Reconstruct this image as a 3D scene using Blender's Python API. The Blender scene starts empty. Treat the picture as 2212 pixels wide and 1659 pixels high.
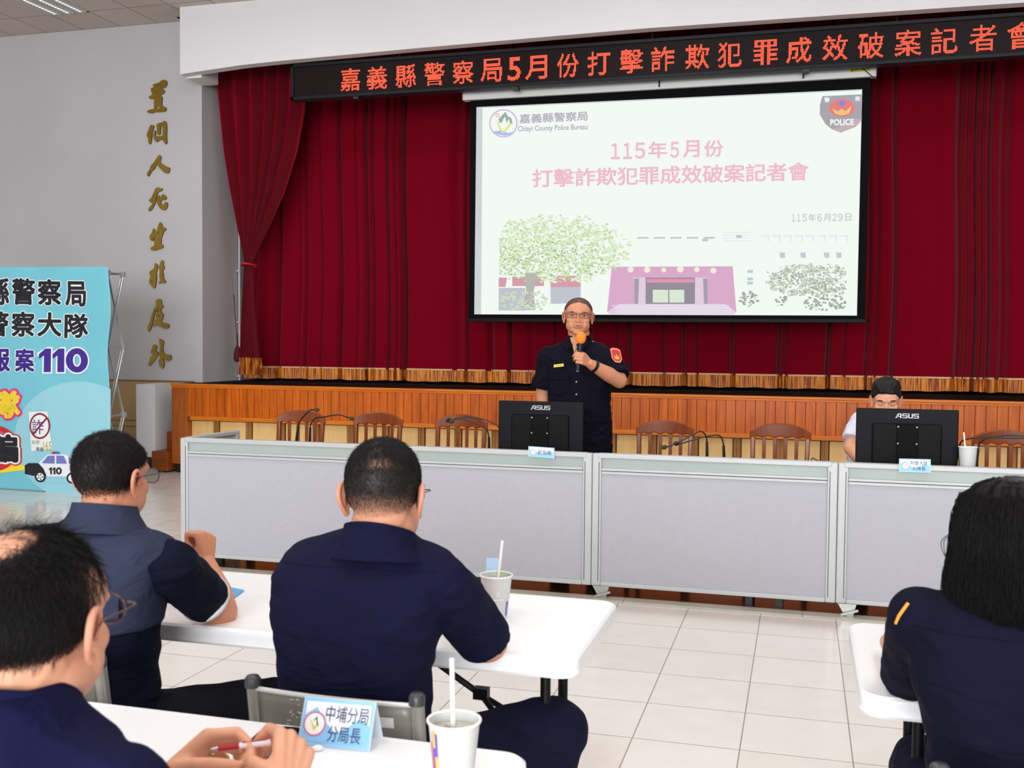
import bpy, bmesh, math, random
import numpy as np
from mathutils import Vector, Matrix, Euler, noise
from mathutils.geometry import tessellate_polygon
random.seed(7)
scn = bpy.context.scene
COL = scn.collection
PI = math.pi

# ------------------------------------------------------------------ camera
CAMZ = 1.5
M = Matrix(((0.96268287, -0.01906274, 0.26995983),
            (0.27049489, 0.03602284, -0.96204723),
            (0.00861453, 0.99916914, 0.03983495)))
FPX, CX, CY = 2230.0, 1106.0, 829.5
cd = bpy.data.cameras.new('camera'); cam = bpy.data.objects.new('camera', cd); COL.objects.link(cam)
cam.matrix_world = Matrix.Translation((0, 0, CAMZ)) @ M.to_4x4()
cd.sensor_width = 36.0; cd.sensor_fit = 'HORIZONTAL'; cd.lens = 36.0 * FPX / 2212.0
cd.clip_start = 0.05; cd.clip_end = 100
cd.dof.use_dof = True; cd.dof.focus_distance = 6.2; cd.dof.aperture_fstop = 8.0
scn.camera = cam

# ------------------------------------------------------------------ view, world, lights
scn.view_settings.view_transform = 'Standard'
scn.view_settings.look = 'None'
scn.view_settings.exposure = 0.0
scn.view_settings.gamma = 1.0
scn.view_settings.use_curve_mapping = False
scn.render.film_transparent = False
w = bpy.data.worlds.new('world'); scn.world = w; w.use_nodes = True
w.node_tree.nodes['Background'].inputs[0].default_value = (0.90, 0.95, 1.0, 1)
w.node_tree.nodes['Background'].inputs[1].default_value = 0.75
def area(name, loc, rot, sx, sy, power, col=(1, 1, 1)):
    l = bpy.data.lights.new(name, 'AREA'); l.shape = 'RECTANGLE'; l.size = sx; l.size_y = sy
    l.energy = power; l.color = col
    o = bpy.data.objects.new(name, l); COL.objects.link(o); o.location = loc; o.rotation_euler = rot
    return o
for i, (lx, ly) in enumerate([(-5.2, 0.6), (-1.6, 0.6), (2.0, 0.6), (-5.2, 4.2), (-1.6, 4.2), (2.0, 4.2), (-5.2, 7.6), (-1.6, 7.6), (2.0, 7.6)]):
    area('troffer_light', (lx, ly, 5.1), (0, 0, 0), 1.2, 1.2, 42, (0.97, 0.985, 1.0))
area('front_fill_light', (0.0, -9.5, 3.0), (math.radians(88), 0, math.radians(6)), 10, 4.2, 1750, (0.95, 0.975, 1.0))  # broad frontal fill added behind the camera; no window stands there

# ------------------------------------------------------------------ helpers
def ray(px, py):
    return M @ Vector(((px - CX) / FPX, (CY - py) / FPX, -1.0))
CP = Vector((0, 0, CAMZ))
def aty(px, py, y):
    r = ray(px, py); return CP + r * (y / r.y)
def atz(px, py, z):
    r = ray(px, py); return CP + r * ((z - CAMZ) / r.z)
def atx(px, py, x):
    r = ray(px, py); return CP + r * (x / r.x)
def lin(c):
    c = c / 255.0
    return c / 12.92 if c <= 0.04045 else ((c + 0.055) / 1.055) ** 2.4
def rgb(r, g, b): return (lin(r), lin(g), lin(b), 1.0)

MATS = {}
def mat(name, col, rough=0.5, metal=0.0, spec=0.5, var=0.0, vscale=5.0, bump=0.0, bscale=60.0, emit=0.0, trans=0.0, coat=0.0, stretch=None, sheen=0.0):
    if name in MATS: return MATS[name]
    m = bpy.data.materials.new(name); m.use_nodes = True; nt = m.node_tree; N = nt.nodes; L = nt.links
    b = N['Principled BSDF']; b.inputs['Base Color'].default_value = col
    b.inputs['Roughness'].default_value = rough; b.inputs['Metallic'].default_value = metal
    b.inputs['Specular IOR Level'].default_value = spec
    b.inputs['Transmission Weight'].default_value = trans
    b.inputs['Coat Weight'].default_value = coat
    b.inputs['Sheen Weight'].default_value = sheen
    if emit > 0:
        b.inputs['Emission Color'].default_value = col; b.inputs['Emission Strength'].default_value = emit
    if var > 0 or bump > 0:
        tc = N.new('ShaderNodeTexCoord'); mp = N.new('ShaderNodeMapping'); L.new(tc.outputs['Object'], mp.inputs[0])
        if stretch: mp.inputs['Scale'].default_value = stretch
    if var > 0:
        n = N.new('ShaderNodeTexNoise'); n.inputs['Scale'].default_value = vscale; n.inputs['Detail'].default_value = 5
        L.new(mp.outputs[0], n.inputs['Vector'])
        r = N.new('ShaderNodeMapRange'); r.inputs[1].default_value = 0.3; r.inputs[2].default_value = 0.7
        r.inputs[3].default_value = 1 - var; r.inputs[4].default_value = 1 + var
        L.new(n.outputs['Fac'], r.inputs[0])
        mx = N.new('ShaderNodeVectorMath'); mx.operation = 'SCALE'; mx.inputs[0].default_value = col[:3]
        L.new(r.outputs[0], mx.inputs['Scale']); L.new(mx.outputs[0], b.inputs['Base Color'])
    if bump > 0:
        n2 = N.new('ShaderNodeTexNoise'); n2.inputs['Scale'].default_value = bscale; n2.inputs['Detail'].default_value = 3
        L.new(mp.outputs[0], n2.inputs['Vector'])
        bp = N.new('ShaderNodeBump'); bp.inputs['Strength'].default_value = bump; bp.inputs['Distance'].default_value = 0.004
        L.new(n2.outputs['Fac'], bp.inputs['Height']); L.new(bp.outputs[0], b.inputs['Normal'])
    MATS[name] = m; return m
def emis(name, col, s=1.0):
    if name in MATS: return MATS[name]
    m = bpy.data.materials.new(name); m.use_nodes = True; nt = m.node_tree
    for n in list(nt.nodes): nt.nodes.remove(n)
    e = nt.nodes.new('ShaderNodeEmission'); o = nt.nodes.new('ShaderNodeOutputMaterial')
    e.inputs[0].default_value = col; e.inputs[1].default_value = s; nt.links.new(e.outputs[0], o.inputs[0])
    MATS[name] = m; return m
def wood(name, c1, c2, rough=0.35, axis='Z', scale=9.0, plank=None):
    if name in MATS: return MATS[name]
    m = bpy.data.materials.new(name); m.use_nodes = True; nt = m.node_tree; N = nt.nodes; L = nt.links
    b = N['Principled BSDF']; b.inputs['Roughness'].default_value = rough; b.inputs['Coat Weight'].default_value = 0.04; b.inputs['Specular IOR Level'].default_value = 0.3
    b.inputs['Coat Roughness'].default_value = 0.3
    tc = N.new('ShaderNodeTexCoord'); mp = N.new('ShaderNodeMapping'); L.new(tc.outputs['Object'], mp.inputs[0])
    s = {'Z': (1, 1, 0.08), 'X': (0.08, 1, 1), 'Y': (1, 0.08, 1)}[axis]; mp.inputs['Scale'].default_value = s
    n = N.new('ShaderNodeTexNoise'); n.inputs['Scale'].default_value = scale * 4; n.inputs['Detail'].default_value = 6; n.inputs['Distortion'].default_value = 1.2
    L.new(mp.outputs[0], n.inputs['Vector'])
    cr = N.new('ShaderNodeValToRGB'); cr.color_ramp.elements[0].position = 0.3; cr.color_ramp.elements[1].position = 0.7
    cr.color_ramp.elements[0].color = c2; cr.color_ramp.elements[1].color = c1
    L.new(n.outputs['Fac'], cr.inputs[0]); out = cr.outputs[0]
    if plank:   # per-board tone along X
        sx = N.new('ShaderNodeSeparateXYZ'); L.new(tc.outputs['Object'], sx.inputs[0])
        d = N.new('ShaderNodeMath'); d.operation = 'DIVIDE'; d.inputs[1].default_value = plank; L.new(sx.outputs[0], d.inputs[0])
        fl = N.new('ShaderNodeMath'); fl.operation = 'FLOOR'; L.new(d.outputs[0], fl.inputs[0])
        wn = N.new('ShaderNodeTexWhiteNoise'); wn.noise_dimensions = '1D'; L.new(fl.outputs[0], wn.inputs['W'])
        mr = N.new('ShaderNodeMapRange'); mr.inputs[3].default_value = 0.86; mr.inputs[4].default_value = 1.12; L.new(wn.outputs[0], mr.inputs[0])
        sc = N.new('ShaderNodeVectorMath'); sc.operation = 'SCALE'; L.new(out, sc.inputs[0]); L.new(mr.outputs[0], sc.inputs['Scale']); out = sc.outputs[0]
    L.new(out, b.inputs['Base Color']); MATS[name] = m; return m

class MB:
    """collects shapes into one mesh"""
    def __init__(s): s.v = []; s.f = []; s.mi = []; s.cur = 0
    def add(s, vs, fs):
        o = len(s.v); s.v += [tuple(v) for v in vs]
        for f in fs: s.f.append(tuple(i + o for i in f)); s.mi.append(s.cur)
        return s
    def box(s, x0, y0, z0, x1, y1, z1):
        vs = [(x0, y0, z0), (x1, y0, z0), (x1, y1, z0), (x0, y1, z0), (x0, y0, z1), (x1, y0, z1), (x1, y1, z1), (x0, y1, z1)]
        return s.add(vs, [(0, 3, 2, 1), (4, 5, 6, 7), (0, 1, 5, 4), (1, 2, 6, 5), (2, 3, 7, 6), (3, 0, 4, 7)])
    def obox(s, c, u, v, n, a, b, t):
        """box centred on c with half sizes a,b,t along unit axes u,v,n"""
        c, u, v, n = map(Vector, (c, u, v, n)); vs = []
        for k in (-t, t):
            for i, j in ((-1, -1), (1, -1), (1, 1), (-1, 1)): vs.append(c + u * a * i + v * b * j + n * k)
        return s.add(vs, [(0, 3, 2, 1), (4, 5, 6, 7), (0, 1, 5, 4), (1, 2, 6, 5), (2, 3, 7, 6), (3, 0, 4, 7)])
    def bar(s, p, q, w, h, up=(0, 0, 1)):
        p, q = Vector(p), Vector(q); d = (q - p); L = d.length; d.normalize(); up = Vector(up)
        u = d.cross(up)
        if u.length < 1e-4: u = d.cross(Vector((0, 1, 0)))
        u.normalize(); v = u.cross(d)
        return s.obox((p + q) / 2, d, u, v, L / 2, w / 2, h / 2)
    def tube(s, pts, r, n=10, cap=True, sq=None):
        pts = [Vector(p) for p in pts]; m = len(pts)
        rs = r if isinstance(r, (list, tuple)) else [r] * m
        t0 = (pts[1] - pts[0]).normalized(); a = Vector((0, 0, 1)) if abs(t0.z) < 0.9 else Vector((1, 0, 0))
        u = t0.cross(a).normalized(); vs = []
        for i in range(m):
            t = (pts[min(i + 1, m - 1)] - pts[max(i - 1, 0)])
            if t.length < 1e-9: t = t0
            t.normalize(); u = (u - t * u.dot(t)).normalized(); w_ = t.cross(u)
            for k in range(n):
                an = 2 * PI * k / n; vs.append(pts[i] + (u * math.cos(an) + w_ * math.sin(an)) * rs[i])
        fs = [(i * n + k, i * n + (k + 1) % n, (i + 1) * n + (k + 1) % n, (i + 1) * n + k) for i in range(m - 1) for k in range(n)]
        if cap: fs += [tuple(range(n - 1, -1, -1)), tuple((m - 1) * n + k for k in range(n))]
        return s.add(vs, fs)
    def lathe(s, prof, c=(0, 0, 0), n=32, M3=None):
        vs = []; m = len(prof)
        for (r, z) in prof:
            for k in range(n):
                an = 2 * PI * k / n; p = Vector((r * math.cos(an), r * math.sin(an), z))
                if M3: p = M3 @ p
                vs.append(p + Vector(c))
        fs = [(i * n + k, i * n + (k + 1) % n, (i + 1) * n + (k + 1) % n, (i + 1) * n + k) for i in range(m - 1) for k in range(n)]
        if prof[0][0] > 1e-5: fs.append(tuple(range(n - 1, -1, -1)))
        if prof[-1][0] > 1e-5: fs.append(tuple((m - 1) * n + k for k in range(n)))
        return s.add(vs, fs)
    def ell(s, c, r, R=None, n=20, m=12):
        c = Vector(c); vs = []
        for i in range(m + 1):
            th = PI * i / m
            for k in range(n):
                ph = 2 * PI * k / n
                p = Vector((r[0] * math.sin(th) * math.cos(ph), r[1] * math.sin(th) * math.sin(ph), r[2] * math.cos(th)))
                if R: p = R @ p
                vs.append(p + c)
        fs = [(i * n + k, (i + 1) * n + k, (i + 1) * n + (k + 1) % n, i * n + (k + 1) % n) for i in range(m) for k in range(n)]
        return s.add(vs, fs)
    def cap(s, p, r0, q, r1, n=14):
        """tapered capsule"""
        p, q = Vector(p), Vector(q); d = (q - p)
        L = max(d.length, 1e-6); d /= L
        a = Vector((0, 0, 1)) if abs(d.z) < 0.9 else Vector((1, 0, 0)); u = d.cross(a).normalized(); w_ = d.cross(u)
        prof = []
        for k in range(5): an = PI / 2 * k / 5; prof.append((r0 * math.sin(an), -r0 * math.cos(an)))
        prof += [(r0, 0), (r1, L)]
        for k in range(1, 6): an = PI / 2 * k / 5; prof.append((r1 * math.cos(an), L + r1 * math.sin(an)))
        vs = []
        for (r, z) in prof:
            for k in range(n):
                an = 2 * PI * k / n; vs.append(p + d * z + (u * math.cos(an) + w_ * math.sin(an)) * max(r, 1e-5))
        m = len(prof)
        fs = [(i * n + k, (i + 1) * n + k, (i + 1) * n + (k + 1) % n, i * n + (k + 1) % n) for i in range(m - 1) for k in range(n)]
        return s.add(vs, fs)
    def loft(s, rings, cap=True):
        """rings: lists of equally many points"""
        n = len(rings[0]); m = len(rings); vs = [p for r in rings for p in r]
        fs = [(i * n + k, i * n + (k + 1) % n, (i + 1) * n + (k + 1) % n, (i + 1) * n + k) for i in range(m - 1) for k in range(n)]
        if cap: fs += [tuple(range(n - 1, -1, -1)), tuple((m - 1) * n + k for k in range(n))]
        return s.add(vs, fs)
    def prism(s, loops, org, u, v, n, t):
        """loops: outer 2D polygon + holes; extruded from org by t along n"""
        org, u, v, n = map(Vector, (org, u, v, n))
        tri = tessellate_polygon([[Vector((a, b, 0)) for a, b in lp] for lp in loops])
        flat = [p for lp in loops for p in lp]; N = len(flat)
        vs = [org + u * a + v * b for a, b in flat] + [org + u * a + v * b + n * t for a, b in flat]
        fs = [tuple(f) for f in tri] + [tuple(i + N for i in reversed(f)) for f in tri]
        o = 0
        for lp in loops:
            k = len(lp); fs += [(o + i, o + (i + 1) % k, N + o + (i + 1) % k, N + o + i) for i in range(k)]; o += k
        return s.add(vs, fs)
    def quad(s, pts): return s.add(pts, [tuple(range(len(pts)))])
    def build(s, name, m, parent=None, smooth=None, bevel=0.0, seg=2, fixn=True):
        me = bpy.data.meshes.new(name)
        off = Vector((0, 0, 0))
        q = parent
        while q is not None: off += q.location; q = q.parent
        me.from_pydata([(x - off.x, y - off.y, z - off.z) for x, y, z in s.v], [], s.f)
        for mm in (m if isinstance(m, (list, tuple)) else [m]): me.materials.append(mm)
        if isinstance(m, (list, tuple)): me.polygons.foreach_set('material_index', s.mi)
        me.validate()
        if fixn:
            b = bmesh.new(); b.from_mesh(me); bmesh.ops.recalc_face_normals(b, faces=b.faces); b.to_mesh(me); b.free()
        o = bpy.data.objects.new(name, me); COL.objects.link(o)
        if parent is not None: o.parent = parent
        if smooth is not None:
            for p in me.polygons: p.use_smooth = True
            if smooth < 180:
                try: me.set_sharp_from_angle(angle=math.radians(smooth))
                except Exception: pass
        if bevel > 0:
            md = o.modifiers.new('bevel', 'BEVEL'); md.width = bevel; md.segments = seg; md.limit_method = 'ANGLE'; md.angle_limit = math.radians(40)
        return o
def tag(o, label=None, cat=None, group=None, kind=None):
    if label: o['label'] = label
    if cat: o['category'] = cat
    if group: o['group'] = group
    if kind: o['kind'] = kind
    return o
def thing(name, label, cat, loc=(0, 0, 0), group=None):
    o = bpy.data.objects.new(name, None); COL.objects.link(o); o.location = loc; o.empty_display_size = 0.05
    return tag(o, label, cat, group)
def struct(o): o['kind'] = 'structure'; return o
def kids(o): return [c for c in bpy.data.objects if c.parent == o]
def copy_tree(o, parent=None):
    c = o.copy(); COL.objects.link(c)
    if parent is not None: c.parent = parent; c.matrix_parent_inverse = o.matrix_parent_inverse.copy()
    for ch in kids(o): copy_tree(ch, c)
    return c
def chaikin(p, it=2):
    for _ in range(it):
        q = []
        for i in range(len(p)):
            a, b = p[i], p[(i + 1) % len(p)]
            q += [(a[0] * .75 + b[0] * .25, a[1] * .75 + b[1] * .25), (a[0] * .25 + b[0] * .75, a[1] * .25 + b[1] * .75)]
        p = q
    return p
_tc = {}
def text_geo(body, bold=0.0, res=3):
    """lettering as triangles, bounding box scaled to height 1 (returns verts 2D, faces, width)"""
    k = (body, bold, res)
    if k in _tc: return _tc[k]
    cu = bpy.data.curves.new('t', 'FONT'); cu.body = body; cu.size = 1; cu.resolution_u = res
    cu.dimensions = '2D'; cu.fill_mode = 'BOTH'
    o = bpy.data.objects.new('t', cu); COL.objects.link(o)
    dg = bpy.context.evaluated_depsgraph_get(); dg.update()
    me = bpy.data.meshes.new_from_object(o.evaluated_get(dg))
    vs = [(v.co.x, v.co.y) for v in me.vertices]; fs = [tuple(p.vertices) for p in me.polygons]
    bpy.data.objects.remove(o); bpy.data.curves.remove(cu); bpy.data.meshes.remove(me)
    if bold > 0:     # heavier strokes: the glyph repeated round a small circle
        n0 = len(vs); v0, f0 = list(vs), list(fs)
        for q in range(12):
            dx, dy = bold * math.cos(PI * q / 6), bold * math.sin(PI * q / 6); o_ = len(vs)
            vs = vs + [(a + dx, b + dy) for a, b in v0]; fs = fs + [tuple(i + o_ for i in f) for f in f0]
    x0 = min(v[0] for v in vs); x1 = max(v[0] for v in vs); y0 = min(v[1] for v in vs); y1 = max(v[1] for v in vs)
    vs = [((a - x0) / (y1 - y0), (b - y0) / (y1 - y0)) for a, b in vs]
    _tc[k] = (vs, fs, (x1 - x0) / (y1 - y0)); return _tc[k]
def text_on(mb, body, org, u, v, w, h, bold=0.0, res=3, n=None, shear=0.0):
    """fits lettering into the rectangle w x h whose lower left is org"""
    vs, fs, W = text_geo(body, bold, res); org, u, v = Vector(org), Vector(u), Vector(v)
    mb.add([org + u * ((a / W) * w + shear * b * h) + v * (b * h) for a, b in vs], fs); return mb
X_, Y_, Z_ = Vector((1, 0, 0)), Vector((0, 1, 0)), Vector((0, 0, 1))
# ================================================================== THE ROOM
YS, YW, ZC, ZS = 10.2, 10.65, 5.2, 1.01     # stage front, wall, ceiling, stage level
W_WALL = mat('wall_paint', rgb(192, 189, 191), 0.75, spec=0.25, var=0.03, vscale=1.2, bump=0.05, bscale=40)
W_BEAM = mat('beam_paint', rgb(228, 227, 229), 0.7, spec=0.25, var=0.02, vscale=1.0)
# tiled floor
def tile_mat(name, c1, c2, cm, sx, sy, ox, oy, mortar, rough, spec=0.5, bump=0.0):
    m = bpy.data.materials.new(name); m.use_nodes = True; nt = m.node_tree; N = nt.nodes; L = nt.links
    b = N['Principled BSDF']; b.inputs['Roughness'].default_value = rough; b.inputs['Specular IOR Level'].default_value = spec
    g = N.new('ShaderNodeNewGeometry'); mp = N.new('ShaderNodeMapping'); mp.inputs['Location'].default_value = (-ox, -oy, 0)
    L.new(g.outputs['Position'], mp.inputs[0])
    br = N.new('ShaderNodeTexBrick'); br.offset = 0.0; br.offset_frequency = 1; br.squash = 1.0
    br.inputs['Color1'].default_value = c1; br.inputs['Color2'].default_value = c2; br.inputs['Mortar'].default_value = cm
    br.inputs['Scale'].default_value = 1.0; br.inputs['Mortar Size'].default_value = mortar; br.inputs['Mortar Smooth'].default_value = 0.3
    br.inputs['Brick Width'].default_value = sx; br.inputs['Row Height'].default_value = sy; br.inputs['Bias'].default_value = 0.0
    L.new(mp.outputs[0], br.inputs['Vector'])
    n = N.new('ShaderNodeTexNoise'); n.inputs['Scale'].default_value = 7; n.inputs['Detail'].default_value = 6; L.new(g.outputs['Position'], n.inputs['Vector'])
    r = N.new('ShaderNodeMapRange'); r.inputs[3].default_value = 0.93; r.inputs[4].default_value = 1.07; L.new(n.outputs['Fac'], r.inputs[0])
    sc = N.new('ShaderNodeVectorMath'); sc.operation = 'SCALE'; L.new(br.outputs['Color'], sc.inputs[0]); L.new(r.outputs[0], sc.inputs['Scale'])
    L.new(sc.outputs[0], b.inputs['Base Color'])
    if bump:
        bp = N.new('ShaderNodeBump'); bp.inputs['Strength'].default_value = bump; bp.inputs['Distance'].default_value = 0.002; bp.invert = True
        L.new(br.outputs['Fac'], bp.inputs['Height']); L.new(bp.outputs[0], b.inputs['Normal'])
    return m
FLOOR = tile_mat('floor_tile', rgb(224, 217, 210), rgb(230, 224, 218), rgb(150, 140, 128), 0.4, 0.4, 0.205, 0.26, 0.0028, 0.16, bump=0.4)
f = MB(); f.box(-12, -6, -0.1, 6, 13.5, 0.0); struct(f.build('floor', FLOOR))
BROWN = tile_mat('brown_tile', rgb(92, 52, 28), rgb(80, 44, 24), rgb(30, 20, 14), 0.6, 0.6, 0.2, 0.1, 0.003, 0.14)
f = MB(); f.box(-3.95, 5.97, 0.0, 5.9, 8.9, 0.006); struct(f.build('floor_brown_tiles', BROWN))
STONE = mat('sill_stone', rgb(176, 172, 160), 0.3, var=0.06, vscale=9)
f = MB()
for k in range(10): f.box(-3.97 + k * 1.0, 5.875, 0.0, -3.97 + k * 1.0 + 0.998, 5.975, 0.01)
struct(f.build('trim_1', STONE, bevel=0.002))
# ceiling
CEIL = tile_mat('ceiling_tile', rgb(205, 195, 186), rgb(199, 189, 180), rgb(120, 108, 98), 0.513, 0.57, -6.806, 10.075, 0.006, 0.9, 0.1)
f = MB(); f.box(-12, -6, ZC, 6, 10.66, ZC + 0.08); struct(f.build('ceiling', CEIL))
# walls
f = MB(); f.box(-12, YW, 0, -6.75, YW + 0.6, ZC); f.box(-6.99, YW + .6, 0, -6.75, 13.2, ZC)
struct(f.build('wall_stage', W_WALL, fixn=True))
f = MB(); f.box(-12.2, -6, 0, -12, 13.2, ZC); struct(f.build('wall_left', W_WALL))
f = MB(); f.box(6, -6, 0, 6.2, 13.2, ZC); struct(f.build('wall_right', W_WALL))
f = MB(); f.box(-7, 13.2, 0, 6.2, 13.3, ZC + .3); struct(f.build('wall_back', mat('backstage_paint', rgb(60, 55, 55), 0.9)))
f = MB(); f.box(-6.99, YS + 0.3, ZC, 6.2, 13.3, ZC + 0.06); struct(f.build('ceiling_stage', mat('backstage_paint', None)))
# tan wainscot with seams
TAN = mat('wainscot_tan', rgb(178, 146, 100), 0.55, var=0.05, vscale=3)
TANL = mat('wainscot_line', rgb(120, 92, 58), 0.6)
f = MB(); f.box(-12, YW - 0.02, 0.12, -6.85, YW, 1.02); wo = struct(f.build('trim_2', TAN))
f = MB()
for z in (0.46, 0.53): f.box(-12, YW - 0.024, z, -6.85, YW - 0.02, z + 0.008)
for k in range(12): f.box(-11.6 + k * 0.42, YW - 0.024, 0.12, -11.592 + k * 0.42, YW - 0.02, 0.53)
f.box(-12, YW - 0.024, 1.005, -6.85, YW - 0.018, 1.02)
struct(f.build('wainscot_seam', TANL, wo))
BLK = mat('black_base', rgb(28, 27, 28), 0.4)
f = MB(); f.box(-12, YW - 0.025, 0, -6.85, YW, 0.12); struct(f.build('baseboard_stage', BLK))
# proscenium beam: flat arch profile, hollow behind
bp_ = [aty(px, py, YS) for px, py in [(389, 160.7), (421, 155.5), (520, 140.7), (600, 132), (900, 104), (1150, 82), (1400, 60.6), (1800, 33), (2212, 5.5)]]
prof = [(p.x, p.z) for p in bp_] + [(5.9, 4.55), (5.9, ZC + .05), (bp_[0].x, ZC + .05)]
f = MB(); f.prism([prof], (0, YS, 0), X_, Z_, Y_, 0.13)
f.box(bp_[0].x, YS + .128, 4.445, bp_[0].x + .19, YW + 0.02, ZC)
struct(f.build('wall_beam', W_BEAM))
DARKC = mat('dark_recess', rgb(52, 46, 46), 0.9)
f = MB(); f.box(-6.75, YS + .13, 4.62, 5.9, YS + .15, ZC); f.box(-6.56, YS + .13, 4.98, 5.9, 13.2, 5.0); struct(f.build('ceiling_recess', DARKC))

# ------------------------------------------------------------------ ceiling troffers
LOUV = mat('louver_metal', rgb(215, 218, 215), 0.25, metal=0.6)
TUBE = emis('lamp_tube', (1.0, 0.98, 0.94, 1), 1.7)
def troffer(x, y, label):
    t = thing('ceiling_light', label, 'ceiling light', (x, y, ZC), 'recessed louvered ceiling lights')
    L_, W_ = 1.14, 0.513
    f = MB(); f.box(x, y - L_, ZC - .012, x + .02, y, ZC + .002); f.box(x + W_ - .02, y - L_, ZC - .012, x + W_, y, ZC + .002)
    f.box(x, y - L_, ZC - .012, x + W_, y - L_ + .02, ZC + .002); f.box(x, y - .02, ZC - .012, x + W_, y, ZC + .002)
    f.build('frame', mat('troffer_frame', rgb(200, 196, 188), 0.5), t)
    f = MB()
    for k in range(1, 3): f.box(x + W_ * k / 3 - .008, y - L_, ZC - .012, x + W_ * k / 3 + .008, y, ZC - .002)
    for k in range(24):
        yy = y - L_ + .04 + k * (L_ - .08) / 23; f.bar((x + .02, yy, ZC - .01), (x + W_ - .02, yy, ZC - .01), .012, .012)
    f.build('louver', LOUV, t)
    for k in range(3):
        f = MB(); xx = x + W_ * (k + .5) / 3; f.tube([(xx, y - L_ + .03, ZC - .003), (xx, y - .03, ZC - .003)], .009, 8); f.build('lamp_tube', TUBE, t)
xg = lambda k: -6.806 + .513 * k
troffer(xg(-3), 10.075, 'louvered ceiling light at top left, clear of the white beam')
troffer(xg(0) - .03, 10.075 - .57, 'louvered ceiling light cut off by the edge of the white beam')

# ------------------------------------------------------------------ stage
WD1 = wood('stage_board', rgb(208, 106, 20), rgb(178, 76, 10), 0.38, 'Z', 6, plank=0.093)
WDT = wood('stage_trim', rgb(220, 126, 34), rgb(198, 98, 18), 0.38, 'X', 6)
CREAM = wood('cream_board', rgb(242, 202, 136), rgb(234, 188, 116), 0.5, 'Z', 4)
BATT = wood('batten_wood', rgb(176, 122, 66), rgb(150, 96, 46), 0.5, 'Z', 6)
st = thing('stage', 'raised stage with orange wood plank front and cream lower panels', 'stage', (-1.5, YS, 0))
f = MB(); f.box(-6.85, YS + .02, .96, 5.85, YW - .03, ZS - .004); f.box(-6.745, YW - .03, .96, 5.85, 13.15, ZS - .004); f.build('stage_floor', mat('stage_floor_dark', rgb(14, 12, 13), 0.8, spec=0.1), st)
f = MB(); f.box(-6.87, YS - .02, .985, 5.85, YS + .03, ZS); f.box(-6.86, YS - .012, .965, 5.85, YS, .985); f.build('edge_trim', WDT, st, bevel=.004)
f = MB()
k = 0; x = -6.84
while x < 5.75:
    f.box(x + .0025, YS - .004, .64, x + .093 - .0025, YS + .02, .97); x += .093
f.build('plank_band', WD1, st, bevel=.002, seg=1)
f = MB(); f.box(-6.86, YS + .006, .6, 5.85, YS + .1, .97); f.build('band_backing', mat('groove_wood', rgb(120, 62, 20), 0.6), st)
f = MB(); f.box(-6.62, YS - .014, .60, 5.85, YS + .02, .645); f.build('lower_trim', WDT, st, bevel=.004)
f = MB(); f.box(-6.86, YS - .01, 0.1, -6.66, YS + .1, .965); f.build('corner_post', wood('stage_post', rgb(176, 96, 40), rgb(150, 76, 26), 0.4, 'Z', 6), st, bevel=.004)
f = MB(); f.box(-6.85, YS + .12, 0, 5.85, YS + .16, .62); f.build('recess_backing', mat('recess_brown', rgb(110, 76, 40), 0.7), st)
xa = aty(408, 930, YS + .1).x; xb = aty(477, 930, YS + .1).x; per = xb - xa; wid = aty(462, 930, YS + .1).x - xa
k = 0; x = xa
while x < 5.4:
    f = MB(); g = MB(); f.box(x, YS + .09, .03, x + wid, YS + .12, .585); g.box(x + wid + .012, YS + .075, .03, x + wid + .04, YS + .12, .6)
    g.box(x + per - .045, YS + .075, .03, x + per - .012, YS + .12, .6); f.box(x + wid + .045, YS + .1, .03, x + per - .05, YS + .12, .585); x += per
    f.build('cream_panel', CREAM, st); g.build('batten', BATT, st)
f = MB(); f.box(-6.8, YS + .0, 0, 5.85, YS + .1, .1); f.build('kick_base', BLK, st)
# stairs and the white stub wall
stp = thing('stage_steps', 'dark orange wooden steps up the left end of the stage', 'steps', (-7.0, 10.2, 0))
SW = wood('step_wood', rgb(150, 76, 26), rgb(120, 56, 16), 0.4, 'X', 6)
p = [aty(330, 965, 10.16), aty(356, 940, 10.3)]
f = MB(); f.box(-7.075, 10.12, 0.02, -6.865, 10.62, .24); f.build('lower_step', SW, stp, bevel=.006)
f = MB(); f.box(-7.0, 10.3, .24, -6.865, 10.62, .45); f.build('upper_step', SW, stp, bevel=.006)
f = MB(); f.box(-7.33, YS, .16, -7.08, YW - .026, .99); stub = struct(f.build('wall_stub', W_BEAM))
f = MB(); f.box(-7.33, YS + .004, 0, -7.08, YW - .026, .16); struct(f.build('baseboard_stub', BLK))

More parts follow.
